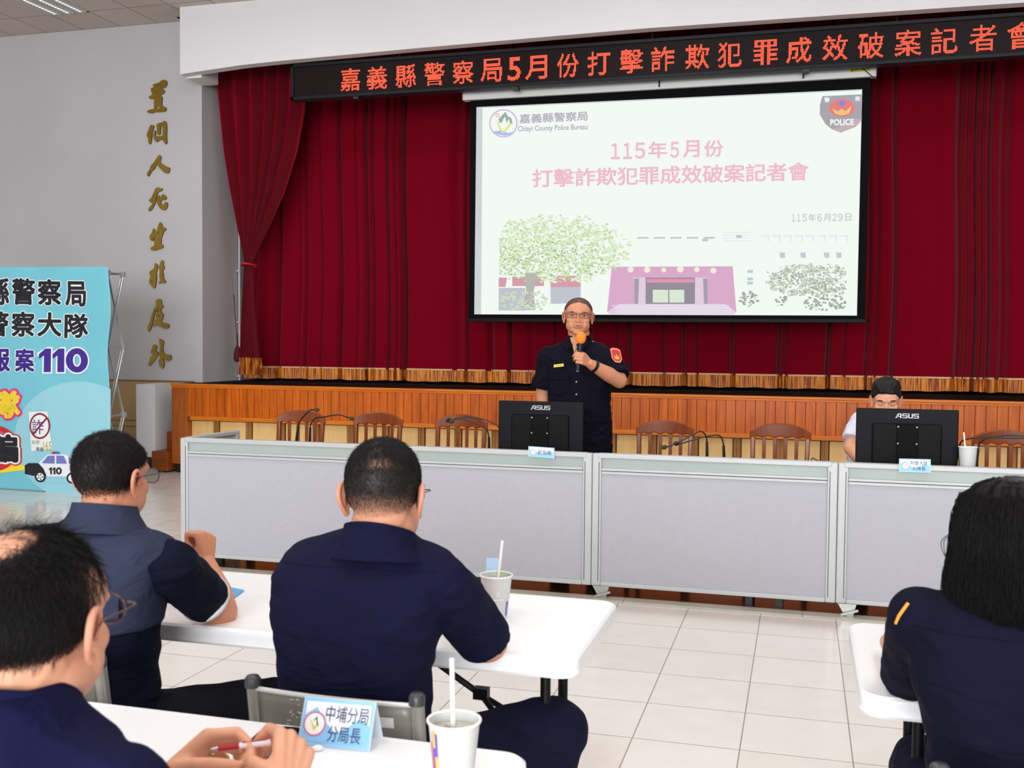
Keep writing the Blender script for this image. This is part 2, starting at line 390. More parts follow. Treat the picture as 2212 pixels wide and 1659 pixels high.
# ------------------------------------------------------------------ curtains
VEL = mat('red_velvet', rgb(122, 0, 25), 0.9, spec=0.05, sheen=0.08, var=0.05, vscale=3, bump=0.1, bscale=220)
VELD = mat('red_velvet_dark', rgb(120, 6, 26), 0.9, spec=0.1, sheen=0.3)
def fringe_mat():
    m = bpy.data.materials.new('gold_fringe'); m.use_nodes = True; nt = m.node_tree; N = nt.nodes; L = nt.links
    b = N['Principled BSDF']; b.inputs['Roughness'].default_value = 0.6
    tc = N.new('ShaderNodeTexCoord'); mp = N.new('ShaderNodeMapping'); mp.inputs['Scale'].default_value = (1, .1, 0.04); L.new(tc.outputs['Object'], mp.inputs[0])
    n = N.new('ShaderNodeTexNoise'); n.inputs['Scale'].default_value = 75; n.inputs['Detail'].default_value = 3; L.new(mp.outputs[0], n.inputs['Vector'])
    cr = N.new('ShaderNodeValToRGB'); e = cr.color_ramp.elements; e[0].position = 0.42; e[0].color = rgb(138, 60, 14); e[1].position = 0.58; e[1].color = rgb(236, 146, 50)
    L.new(n.outputs['Fac'], cr.inputs[0]); L.new(cr.outputs[0], b.inputs['Base Color']); return m
FRG = fringe_mat(); BRAID = mat('cream_braid', rgb(226, 178, 128), 0.7, bump=0.4, bscale=150)
YC = 11.5
grooves = [(600, .10, .04), (659, .08, .03), (693, .07, .012), (734, .12, .03), (773, .05, .02), (792, .14, .018), (806, .08, .02), (838, .14, .016), (855, .07, .012), (872, .2, .03),
           (990, .05, .06), (1009, .1, .015), (1060, .08, .04), (1101, .14, .018), (1150, .05, .05), (1203, .09, .014), (1277, .12, .03), (1340, .07, .015), (1366, .15, .02), (1440, .1, .014), (1485, .1, .02),
           (1512, .09, .01), (1590, .1, .02), (1692, .12, .02), (1706, .07, .012), (1796, .14, .02), (1830, .05, .02), (1878, .1, .012), (1895, .05, .02), (1932, .1, .02), (2020, .03, .08), (2076, .12, .04), (2092, .08, .02), (2110, .2, .012), (2124, .1, .012),
           (2140, .14, .02), (2172, .12, .05), (2240, .1, .02)]
gx = [(aty(px, 450, YC).x, d, w) for px, d, w in grooves] + [(2.6 + .23 * k, .12, .03) for k in range(14)] + [(-6.55 + .3 * k, .05, .03) for k in range(3)]
def curt_y(x, t=1.0):
    y = YC + .015 * math.sin(x * 5.1) + .012 * math.sin(x * 11.3 + 1)
    for g, d, w in gx:
        u = (x - g) / w
        if abs(u) < 4: y += d * math.exp(-u * u) * (1 if u < 0 else math.exp(-.6 * u * u))
    return y
def curtain_strip(z0, z1, x0, x1, dx, rows, off=0.0, ripple=0.0, wav=0.0):
    nx = int((x1 - x0) / dx) + 1; mb = MB(); vs = []
    for j in range(rows + 1):
        t = j / rows
        for i in range(nx):
            x = x0 + i * dx; z = z0 + (z1 - z0) * t; hb = (wav * math.sin(x * 9) + wav * math.sin(x * 23)) * (1 - t)
            y = curt_y(x + .02 * math.sin(z * 1.7 + x) * (1 if rows > 3 else 0)) - off
            if ripple: y += ripple * math.sin(i * 2.1) * (1 - .3 * t)
            vs.append((x, y, z + hb))
    fs = [(j * nx + i, j * nx + i + 1, (j + 1) * nx + i + 1, (j + 1) * nx + i) for j in range(rows) for i in range(nx - 1)]
    mb.add(vs, fs); return mb
cu = thing('stage_curtain', 'wide red velvet backdrop curtain behind the projection screen', 'curtain', (-1.5, YC, ZS))
curtain_strip(1.17, 4.95, -6.7, 5.7, .008, 30).build('curtain_cloth', VEL, cu, smooth=180, fixn=False)
curtain_strip(1.035, 1.175, -6.7, 5.7, .004, 2, .006, .004, .003).build('gold_fringe', FRG, cu, smooth=180, fixn=False)
curtain_strip(1.168, 1.186, -6.7, 5.7, .008, 1, .012).build('cream_braid', BRAID, cu, smooth=180, fixn=False)
# tied leg curtain
lc = thing('tied_curtain', 'red velvet side curtain gathered by a tie at the left of the stage', 'curtain', (-6.3, 11.0, ZS))
YL = 10.95
Lr = [(4.9, 455, 672), (4.4, 462, 660), (None, 470, 656), (None, 480, 641), (None, 498, 612), (None, 515, 578), (None, 528, 553), (None, 532.5, 543), (None, 530, 546), (None, 526, 549), (None, 523, 554), (None, 521, 559)]
PY = [60, 183, 250, 330, 420, 495, 545, 572, 600, 660, 720, 772]
rowsL = []
for (zz, a, b), py in zip(Lr, PY):
    A = aty(a, py, YL); B = aty(b, py, YL); rowsL.append((A.x, B.x, A.z))
def row_at(t):
    i = min(int(t * (len(rowsL) - 1)), len(rowsL) - 2); u = t * (len(rowsL) - 1) - i
    return [rowsL[i][k] * (1 - u) + rowsL[i + 1][k] * u for k in range(3)]
vs = []; nr = 88; nc = 150
def leg_row(a, b, z, off=0.0, rip=0.0):
    r = []; wd = b - a
    for i in range(nc):
        s = i / (nc - 1); ss = s + .03 * math.sin(7 * s + 1.3)
        ph = 2 * PI * 6.3 * ss; y = YL + (.035 + .05 * min(1, wd / .8)) * (math.sin(ph) + .35 * math.sin(2 * ph + 1)) + .03 * (1 - abs(2 * s - 1)) * -1 - off + (rip * math.sin(i * 2.1) if rip else 0)
        r.append((a + wd * s, y, z))
    return r
for j in range(nr + 1):
    a, b, z = row_at(j / nr); vs += leg_row(a, b, z)
f = MB(); f.add(vs, [(j * nc + i, j * nc + i + 1, (j + 1) * nc + i + 1, (j + 1) * nc + i) for j in range(nr) for i in range(nc - 1)])
f.build('curtain_cloth', VEL, lc, smooth=180)
a, b, z = rowsL[-1]
f = MB(); vs = leg_row(a, b + .03, z, .01, .004) + leg_row(a - .01, b + .05, z - .2, .01, .004)
f.add(vs, [(i, i + 1, nc + i + 1, nc + i) for i in range(nc - 1)]); f.build('gold_fringe', FRG, lc, smooth=180)
c = aty(538, 573, YL); f = MB(); f.tube([(c.x + .075 * math.cos(q), YL + .12 * math.sin(q), c.z - .012 * math.sin(q)) for q in [2 * PI * k / 24 for k in range(25)]], .013, 8)
f.build('tie_band', mat('tie_red', rgb(190, 20, 40), 0.6), lc, smooth=60)
# pull cord rail on the jamb and dark red tassel
f = MB(); p0 = aty(517, 480, 11.42); f.tube([(-6.72, 11.42, 1.0), (-6.72, 11.42, 2.95)], .014, 10)
for z in (1.05, 1.72, 2.35): f.box(-6.745, 11.395, z, -6.70, 11.445, z + .02)
tag(f.build('cord_rail', mat('rail_white', rgb(190, 190, 190), 0.4), None, smooth=40), 'thin white cord rail standing upright beside the tied curtain', 'rail')
tp = aty(513, 768, 11.2); tl = thing('curtain_tassel', 'dark red tassel hanging at the left edge of the stage curtain', 'tassel', tuple(tp))
f = MB(); f.lathe([(.003, .28), (.012, .12), (.03, .09), (.045, .03), (.048, -.04), (.03, -.075), (.001, -.08)], tp, 16); f.build('tassel_body', mat('tassel_red', rgb(84, 8, 20), 0.8), tl, smooth=60)
f = MB(); f.tube([(tp.x, tp.y, tp.z + .1), (-6.73, tp.y + .1, tp.z + .75)], .004, 6); f.build('cord', mat('tassel_red', None), tl)

# ------------------------------------------------------------------ LED sign
YLED = 10.36
led = thing('led_sign', 'long black LED sign with red running characters under the white beam', 'sign', (-1.8, YLED, 4.33))
zb, zt = 4.135, 4.525; x0 = aty(617, 140, YLED - .1).x + .02; x1 = 3.4
f = MB(); f.box(x0, YLED, zb, x1, YLED + .1, zt); f.build('back_box', mat('led_black', rgb(26, 27, 31), 0.5), led)
f = MB(); f.box(x0, YLED - .03, zb, x1, YLED, zb + .035); f.box(x0, YLED - .03, zt - .035, x1, YLED, zt); f.box(x0, YLED - .03, zb, x0 + .035, YLED, zt); f.box(x1 - .035, YLED - .03, zb, x1, YLED, zt)
f.build('frame', mat('led_frame', rgb(22, 24, 29), 0.5, spec=.2), led, bevel=.004)
PIT = .01
def dots_mat():
    m = bpy.data.materials.new('led_face'); m.use_nodes = True; nt = m.node_tree; N = nt.nodes; L = nt.links
    b = N['Principled BSDF']; b.inputs['Roughness'].default_value = 0.5
    g = N.new('ShaderNodeNewGeometry'); sp = N.new('ShaderNodeSeparateXYZ'); L.new(g.outputs['Position'], sp.inputs[0])
    outs = []
    for ax, o in ((0, 0.0), (2, 0.0)):
        a = N.new('ShaderNodeMath'); a.operation = 'DIVIDE'; a.inputs[1].default_value = PIT; L.new(sp.outputs[ax], a.inputs[0])
        fr = N.new('ShaderNodeMath'); fr.operation = 'FRACT'; L.new(a.outputs[0], fr.inputs[0])
        sb = N.new('ShaderNodeMath'); sb.operation = 'SUBTRACT'; sb.inputs[1].default_value = 0.5; L.new(fr.outputs[0], sb.inputs[0])
        pw = N.new('ShaderNodeMath'); pw.operation = 'MULTIPLY'; L.new(sb.outputs[0], pw.inputs[0]); L.new(sb.outputs[0], pw.inputs[1]); outs.append(pw)
    ad = N.new('ShaderNodeMath'); L.new(outs[0].outputs[0], ad.inputs[0]); L.new(outs[1].outputs[0], ad.inputs[1])
    lt = N.new('ShaderNodeMath'); lt.operation = 'LESS_THAN'; lt.inputs[1].default_value = 0.06; L.new(ad.outputs[0], lt.inputs[0])
    mx = N.new('ShaderNodeMix'); mx.data_type = 'RGBA'; L.new(lt.outputs[0], mx.inputs[0]); mx.inputs[6].default_value = rgb(7, 4, 5); mx.inputs[7].default_value = rgb(66, 48, 50); b.inputs['Specular IOR Level'].default_value = .1
    L.new(mx.outputs[2], b.inputs['Base Color']); return m
f = MB(); f.box(x0 + .035, YLED - .008, zb + .035, x1 - .035, YLED - .001, zt - .035); f.build('dot_matrix', dots_mat(), led)
LEDR = emis('led_red', (1.0, 0.035, 0.02, 1), 2.2); LEDC = emis('led_core', (1.0, 0.32, 0.16, 1), 1.9)
chars = '嘉義縣警察局5月份打擊詐欺犯罪成效破案記者會'
cpx = [(755.5, 166), (814, 161), (875, 157), (936, 153), (999, 148), (1060, 144), (1111, 140), (1158, 137), (1226, 133), (1293, 129), (1363, 124), (1431, 120), (1505, 115), (1576, 110), (1653, 105), (1725, 100), (1802, 94), (1879, 89), (1960, 83), (2039, 78), (2121, 72), (2206, 66)]
YD = YLED - .009
for ch, (px, py) in zip(chars, cpx):
    c = aty(px, py, YD); nh = 24; nw = 14 if ch == '5' else 23
    vs, fs, W = text_geo(ch, 0.012)
    grid = np.zeros((nh, nw), bool); ys, xs = np.mgrid[0:nh, 0:nw]; gx_ = (xs + .5) / nw * W; gy_ = (ys + .5) / nh
    gx_ = gx_ - 0.0
    for t in fs:
        for k in range(1, len(t) - 1):
            a, b_, c_ = vs[t[0]], vs[t[k]], vs[t[k + 1]]
            d1 = (gx_ - b_[0]) * (a[1] - b_[1]) - (a[0] - b_[0]) * (gy_ - b_[1])
            d2 = (gx_ - c_[0]) * (b_[1] - c_[1]) - (b_[0] - c_[0]) * (gy_ - c_[1])
            d3 = (gx_ - a[0]) * (c_[1] - a[1]) - (c_[0] - a[0]) * (gy_ - a[1])
            grid |= ((d1 >= 0) & (d2 >= 0) & (d3 >= 0)) | ((d1 <= 0) & (d2 <= 0) & (d3 <= 0))
    ix0 = round(c.x / PIT) - nw // 2; iz0 = round(4.325 / PIT) - nh // 2
    f = MB()
    for j in range(nh):
        for i in range(nw):
            if grid[j, i]:
                X = (ix0 + i + .5) * PIT; Z = (iz0 + j + .5) * PIT
                for rr, yy, mi in ((.0047, YD, 0), (.0026, YD - .0008, 1)):
                    f.cur = mi; f.add([(X + rr * math.cos(PI / 3 * q), yy, Z + rr * math.sin(PI / 3 * q)) for q in range(6)], [(0, 1, 2, 3, 4, 5)])
    f.build('glowing_character', [LEDR, LEDC], led, fixn=False)
for px in (770, 1113, 1740): c = aty(px, 190, YLED); f = MB(); f.box(c.x - .03, YLED - .02, zb - .025, c.x + .03, YLED + .08, zb); f.build('bracket', mat('led_black', None), led)
f = MB()
for xx in (-4.2, -1.5, 0.8, 2.6): f.tube([(xx, YLED + .05, zt), (xx, YLED + .05, 4.98)], .008, 6)
f.build('hanger_rod', mat('led_black', None), led)

# ------------------------------------------------------------------ projection screen
YP = 10.62
sc = thing('projection_screen', 'large projection screen showing a slide, hung before the red curtain', 'screen', (-1.45, YP, 4.1))
A = aty(1003, 197, YP); B = aty(1892, 150, YP)
f = MB(); f.box(A.x, YP - .05, 4.085, B.x, YP + .05, 4.185); f.build('roller_case', mat('case_white', rgb(226, 228, 226), 0.45), sc, bevel=.008)
f = MB(); f.box(A.x - .004, YP - .052, 4.083, A.x + .012, YP + .052, 4.19); f.box(B.x - .012, YP - .052, 4.083, B.x + .004, YP + .052, 4.19); f.build('end_cap', mat('case_cap', rgb(205, 205, 205), .5), sc, bevel=.003)
c = aty(1858, 155, YP - .055)
f = MB(); f.box(c.x - .09, YP - .053, 4.135, c.x + .09, YP - .05, 4.185); lb = f.build('case_label', mat('label_yellow', rgb(226, 206, 60), .5), sc)
f = MB(); text_on(f, 'CHYUN YI', (c.x - .055, YP - .0545, 4.15), X_, Z_, .13, .022, .02); text_on(f, 'C', (c.x - .083, YP - .0545, 4.143), X_, Z_, .022, .032, .05); f.build('label_text', mat('label_ink', rgb(40, 40, 60), .6), lb)
f = MB()
for px in (1424, 1735): c = aty(px, 175, YP - .06); f.box(c.x - .008, YP - .06, 4.1, c.x + .008, YP - .05, 4.16)
f.build('case_clip', mat('clip_black', rgb(20, 20, 20), .5), sc)
f = MB(); f.tube([aty(1862, 146, YP - .07), aty(1876, 158, YP - .07), aty(1890, 170, YP - .07)], .004, 6); f.build('cable', mat('clip_black', None), sc)
q = [aty(1018, 219, YP), aty(1880, 172, YP), aty(1865, 690, YP), aty(1012, 686, YP)]
zt_, zb_ = 4.085, 1.755; xl, xr = -3.47, 0.585
f = MB(); f.box(xl, YP - .004, zb_, xr, YP + .002, zt_); f.build('black_border', mat('screen_black', rgb(8, 8, 11), .8, spec=.1), sc)
f = MB(); f.box(xl - .02, YP - .025, 1.722, xr + .01, YP + .025, 1.762); f.build('bottom_bar', mat('bar_black', rgb(8, 8, 10), .5, spec=.15), sc, bevel=.006)
f = MB()
for xx in (-3.2, -1.45, .35): f.tube([(xx, YP, 4.18), (xx, YP, 4.99)], .006, 6)
f.build('hanging_rod', mat('clip_black', None), sc)
Yf = YP - .006
def SP(zx, zy, k=0): return aty(1000 + zx / 2.4578, 150 + zy / 2.4578, Yf - .0006 * k)
def spoly(name, pts, m, k, it=0):
    """flat part of the projected picture"""
    f = MB(); P = [SP(a, b, k) for a, b in (chaikin(pts, it) if it else pts)]
    tri = tessellate_polygon([[Vector((p.x, p.z, 0)) for p in P]]); f.add(P, [tuple(t) for t in tri]); return f
pic = spoly('', [(72, 200), (2120, 105), (2092, 1307), (60, 1300)], None, 0).build('projected_picture', emis('slide_edge', rgb(206, 210, 212)), sc, fixn=False)
SLIDE = emis('slide_white', rgb(243, 249, 243))
def addp(name, shapes, m, k, it=0):
    f = MB()
    for s in shapes:
        g = spoly('', s, None, k, it); f.add(g.v, g.f)
    o = f.build(name, m, pic, fixn=False)
    if name in ('slide_tree', 'slide_window', 'slide_window_line', 'slide_window_small'): o['kind'] = 'stuff'
    return o
addp('slide_ground', [[(104, 205), (2118, 112), (2090, 1306), (96, 1300)]], SLIDE, 1)
def stext(body, x0, y0, x1, y1, k, bold, slope=-.046):
    """lettering in the slide; corners in slide pixels (lower-left, upper-right)"""
    a = SP(x0, y0, k); vs, fs, W = text_geo(body, bold); f = MB()
    P = []
    for u, v in vs:
        P.append(SP(x0 + (x1 - x0) * u / W, y0 + (y1 - y0) * v + (x1 - x0) * u / W * slope, k))
    f.add(P, fs); return f
PINK = emis('slide_pink', rgb(240, 190, 204)); GREY = emis('slide_grey', rgb(172, 166, 186)); GREYL = emis('slide_grey_light', rgb(200, 198, 206))
for ch_, a_, b_, t_ in [('１', 786, 834, 4), ('１', 850, 898, 4), ('５', 912, 968, 4), ('年', 984, 1084, 0), ('５', 1100, 1148, 4), ('月', 1168, 1256, -2), ('份', 1280, 1383, 0)]:
    yb_ = 478 - .024 * (a_ - 782); stext(ch_, a_, yb_, b_, yb_ - 90 + t_, 3, .02, -.024).build('slide_title', PINK, pic, fixn=False)
stext('打擊詐欺犯罪成效破案記者會', 368, 628, 1836, 530, 3, .02, -.026).build('slide_title', PINK, pic, fixn=False)
for ch_, a_, b_ in [('１', 1746, 1764), ('１', 1774, 1792), ('５', 1801, 1826), ('年', 1834, 1874), ('６', 1882, 1906), ('月', 1914, 1952), ('２', 1960, 1985), ('９', 1991, 2016), ('日', 2030, 2062)]:
    yb_ = 808 - .012 * (a_ - 1742); stext(ch_, a_, yb_, b_, yb_ - 40, 3, .012, -.01).build('slide_date', GREYL, pic, fixn=False)
stext('嘉義縣警察局', 300, 288, 662, 238, 3, .012, -.046).build('slide_heading', GREY, pic, fixn=False)
stext('Chiayi County Police Bureau', 292, 338, 662, 300, 3, .012, -.03).build('slide_heading', GREY, pic, fixn=False)
def ringpts(cx, cy, r0, r1, n=40, sy=1.0):
    o = [(cx + r0 * math.cos(2 * PI * i / n), cy + r0 * sy * math.sin(2 * PI * i / n)) for i in range(n)]
    q = [(cx + r1 * math.cos(2 * PI * i / n), cy + r1 * sy * math.sin(2 * PI * i / n)) for i in range(n)]
    return [[o[i], o[(i + 1) % n], q[(i + 1) % n], q[i]] for i in range(n)]
circ = lambda cx, cy, r, n=28, sy=1.0: [(cx + r * math.cos(2 * PI * i / n), cy + r * sy * math.sin(2 * PI * i / n)) for i in range(n)]
addp('slide_logo_ring', ringpts(215, 286, 75, 69), emis('logo_purple', rgb(206, 176, 220)), 3)
addp('slide_logo_sun', ringpts(183, 242, 11, 6), emis('logo_orange', rgb(240, 176, 160)), 3)
addp('slide_logo_hill', [[(190, 262), (225, 225), (240, 250), (258, 258), (264, 292), (250, 290), (244, 262), (232, 285), (222, 250), (204, 285), (192, 280)]], emis('logo_green', rgb(160, 176, 166)), 3)
addp('slide_logo_leaf', [[(176, 262), (190, 285), (212, 330), (240, 290), (262, 285), (235, 325), (215, 345), (195, 330)]], emis('logo_yellow', rgb(226, 236, 150)), 4)
addp('slide_logo_wave', [[(160, 330), (200, 325), (240, 338), (275, 330), (262, 344), (220, 352), (180, 344)]], emis('logo_blue', rgb(170, 190, 236)), 4)
# police shield
addp('slide_shield', [[(1908, 142), (2117, 132), (2117, 262), (2085, 305), (2005, 336), (1960, 318), (1925, 290), (1895, 240), (1895, 190)]], emis('shield_grey', rgb(170, 166, 176)), 3)
addp('slide_shield_red', [circ(2012, 205, 68, 28, .7)], emis('shield_red', rgb(232, 130, 124)), 4)
addp('slide_shield_red', [[(1960, 318), (2085, 262), (2117, 262), (2110, 280), (2085, 305), (2005, 336)]], emis('shield_red2', rgb(196, 176, 184)), 4)
addp('slide_shield_bird', [[(1960, 205), (1990, 222), (2010, 208), (2032, 222), (2065, 190), (2050, 235), (2012, 245), (1975, 235)]], emis('shield_gold', rgb(240, 196, 130)), 5)
addp('slide_shield_star', [circ(2012, 180, 16)], emis('shield_blue', rgb(130, 140, 226)), 5)
stext('POLICE', 1950, 298, 2076, 264, 6, .04, -.02).build('slide_shield_text', SLIDE, pic, fixn=False)
stext('警', 1918, 174, 1948, 148, 6, .02, 0).build('slide_shield_text', SLIDE, pic, fixn=False)
stext('察', 2082, 168, 2110, 142, 6, .02, 0).build('slide_shield_text', SLIDE, pic, fixn=False)
# building picture in the slide
rnd = random.Random(3)
addp('slide_building', [[(790, 1048), (1432, 1045), (1452, 1288), (765, 1288)]], emis('sl_maroon', rgb(218, 172, 202)), 2)
addp('slide_building_wing', [[(465, 1095), (625, 1095), (625, 1155), (465, 1155)], [(190, 1105), (235, 1105), (225, 1155), (190, 1155)], [(262, 1100), (430, 1100), (430, 1150), (262, 1150)]], emis('sl_maroon2', rgb(214, 158, 172)), 2)
for q_ in ([(465, 1155), (625, 1155), (625, 1240), (465, 1245)], [(190, 1160), (330, 1160), (330, 1280), (190, 1280)]): addp('slide_building_shade', [q_], emis('sl_shade', rgb(194, 196, 206)), 2)
addp('slide_entrance_wall', [[(905, 1105), (1300, 1105), (1290, 1245), (915, 1245)]], emis('sl_pale', rgb(226, 206, 222)), 3)
addp('slide_entrance', [[(970, 1105), (1232, 1105), (1232, 1245), (970, 1245)]], emis('sl_dark', rgb(150, 142, 156)), 4)
addp('slide_entrance_sign', [[(975, 1112), (1228, 1112), (1228, 1132), (975, 1132)]], emis('sl_red', rgb(226, 150, 176)), 5)
addp('slide_entrance_glass', [[(1008, 1170), (1090, 1170), (1090, 1238), (1008, 1238)], [(1096, 1170), (1175, 1170), (1175, 1238), (1096, 1238)]], emis('sl_glass', rgb(218, 232, 214)), 5)
addp('slide_pillar', [[(908, 1110), (935, 1110), (930, 1245), (912, 1245)], [(1275, 1110), (1298, 1110), (1300, 1245), (1280, 1245)]], emis('sl_grey2', rgb(168, 160, 172)), 4)
addp('slide_paving', [[(765, 1288 + 0), (830, 1245), (1390, 1245), (1452, 1288), (1440, 1300), (780, 1300)]], emis('sl_pave', rgb(224, 210, 228)), 4)
addp('slide_paving_line', [[(790 + k * 8, 1252 + k * 9), (1410 + k * 6, 1252 + k * 9), (1412 + k * 6, 1255 + k * 9), (788 + k * 8, 1255 + k * 9)] for k in range(5)], emis('sl_white', rgb(240, 236, 244)), 5)
addp('slide_flowers', [circ(890 + k * 88, 1064 + rnd.uniform(-4, 4), 16 + rnd.uniform(-3, 4), 9) for k in range(6)], emis('sl_cream', rgb(240, 238, 220)), 5)
addp('slide_window', [[(925 + k * 88, 890), (985 + k * 88, 889), (985 + k * 88, 898), (925 + k * 88, 899)] for k in range(5)] + [[(1270, 900), (1302, 900), (1302, 912), (1270, 912)], [(1450, 878), (1480, 878), (1480, 895), (1450, 895)]], emis('sl_win', rgb(196, 200, 206)), 3)
addp('slide_window_line', [[(1380, 865 + k * 15), (1530, 862 + k * 15), (1530, 865 + k * 15), (1380, 868 + k * 15)] for k in range(4)] + [[(1580 + k * 60, 882), (1625 + k * 60, 880), (1622 + k * 60, 915), (1618 + k * 60, 915), (1618 + k * 60, 886), (1580 + k * 60, 887)] for k in range(8)], emis('sl_line', rgb(222, 228, 240)), 3)
addp('slide_window_small', [[(1680 + a, 972), (1710 + a, 972), (1710 + a, 1000), (1685 + a, 1000)] for a in (0, 110, 235, 300)] + [[(1510, 1065 + b), (1540, 1065 + b), (1540, 1080 + b), (1510, 1080 + b)] for b in (0, 40, 62)], emis('sl_win2', rgb(190, 206, 214)), 3)
def blobs(region, n, r0, r1, seed):
    rr = random.Random(seed); out = []
    while len(out) < n:
        x, y = rr.uniform(region[0], region[2]), rr.uniform(region[1], region[3])
        u = (x - region[4]) / region[6]; v = (y - region[5]) / region[7]
        if u * u + v * v > rr.uniform(.55, 1.05): continue
        r = rr.uniform(r0, r1); m = 7; ph = rr.uniform(0, 6)
        out.append([(max(190, min(x + r * rr.uniform(.6, 1.2) * math.cos(ph + 2 * PI * k / m), 2036)), y + r * .7 * rr.uniform(.6, 1.2) * math.sin(ph + 2 * PI * k / m)) for k in range(m)])
    return out
R1 = (196, 735, 905, 1130, 480, 960, 420, 190)
addp('slide_tree', blobs(R1, 620, 7, 16, 1), emis('sl_g1', rgb(222, 238, 202)), 4)
addp('slide_tree', blobs(R1, 620, 4, 9, 2), emis('sl_g2', rgb(196, 220, 168)), 5)
addp('slide_tree', blobs((196, 860, 850, 1130, 430, 1020, 380, 120), 420, 3, 7, 3), emis('sl_g3', rgb(166, 192, 146)), 6)
addp('slide_tree_trunk', [[(330, 1080), (400, 1080), (375, 1180), (385, 1278), (310, 1278), (335, 1180)]], emis('sl_trunk', rgb(186, 182, 182)), 5)
addp('slide_tree', blobs((196, 1180, 460, 1275, 320, 1230, 150, 60), 110, 5, 12, 9), emis('sl_g4', rgb(206, 220, 190)), 6)
R2 = (1590, 1030, 2034, 1200, 1850, 1120, 260, 95)
addp('slide_tree', blobs(R2, 160, 8, 18, 4), emis('sl_g5', rgb(206, 216, 200)), 4)
addp('slide_tree', blobs(R2, 420, 3, 7, 5), emis('sl_g6', rgb(164, 172, 160)), 5)
addp('slide_tree', blobs((1780, 1190, 2034, 1290, 1930, 1240, 130, 50), 80, 5, 11, 6) + blobs((1455, 1180, 1600, 1280, 1520, 1220, 60, 45), 36, 4, 12, 7) + blobs((1640, 1200, 1740, 1280, 1690, 1230, 40, 40), 20, 4, 10, 8), emis('sl_g6', None), 5)
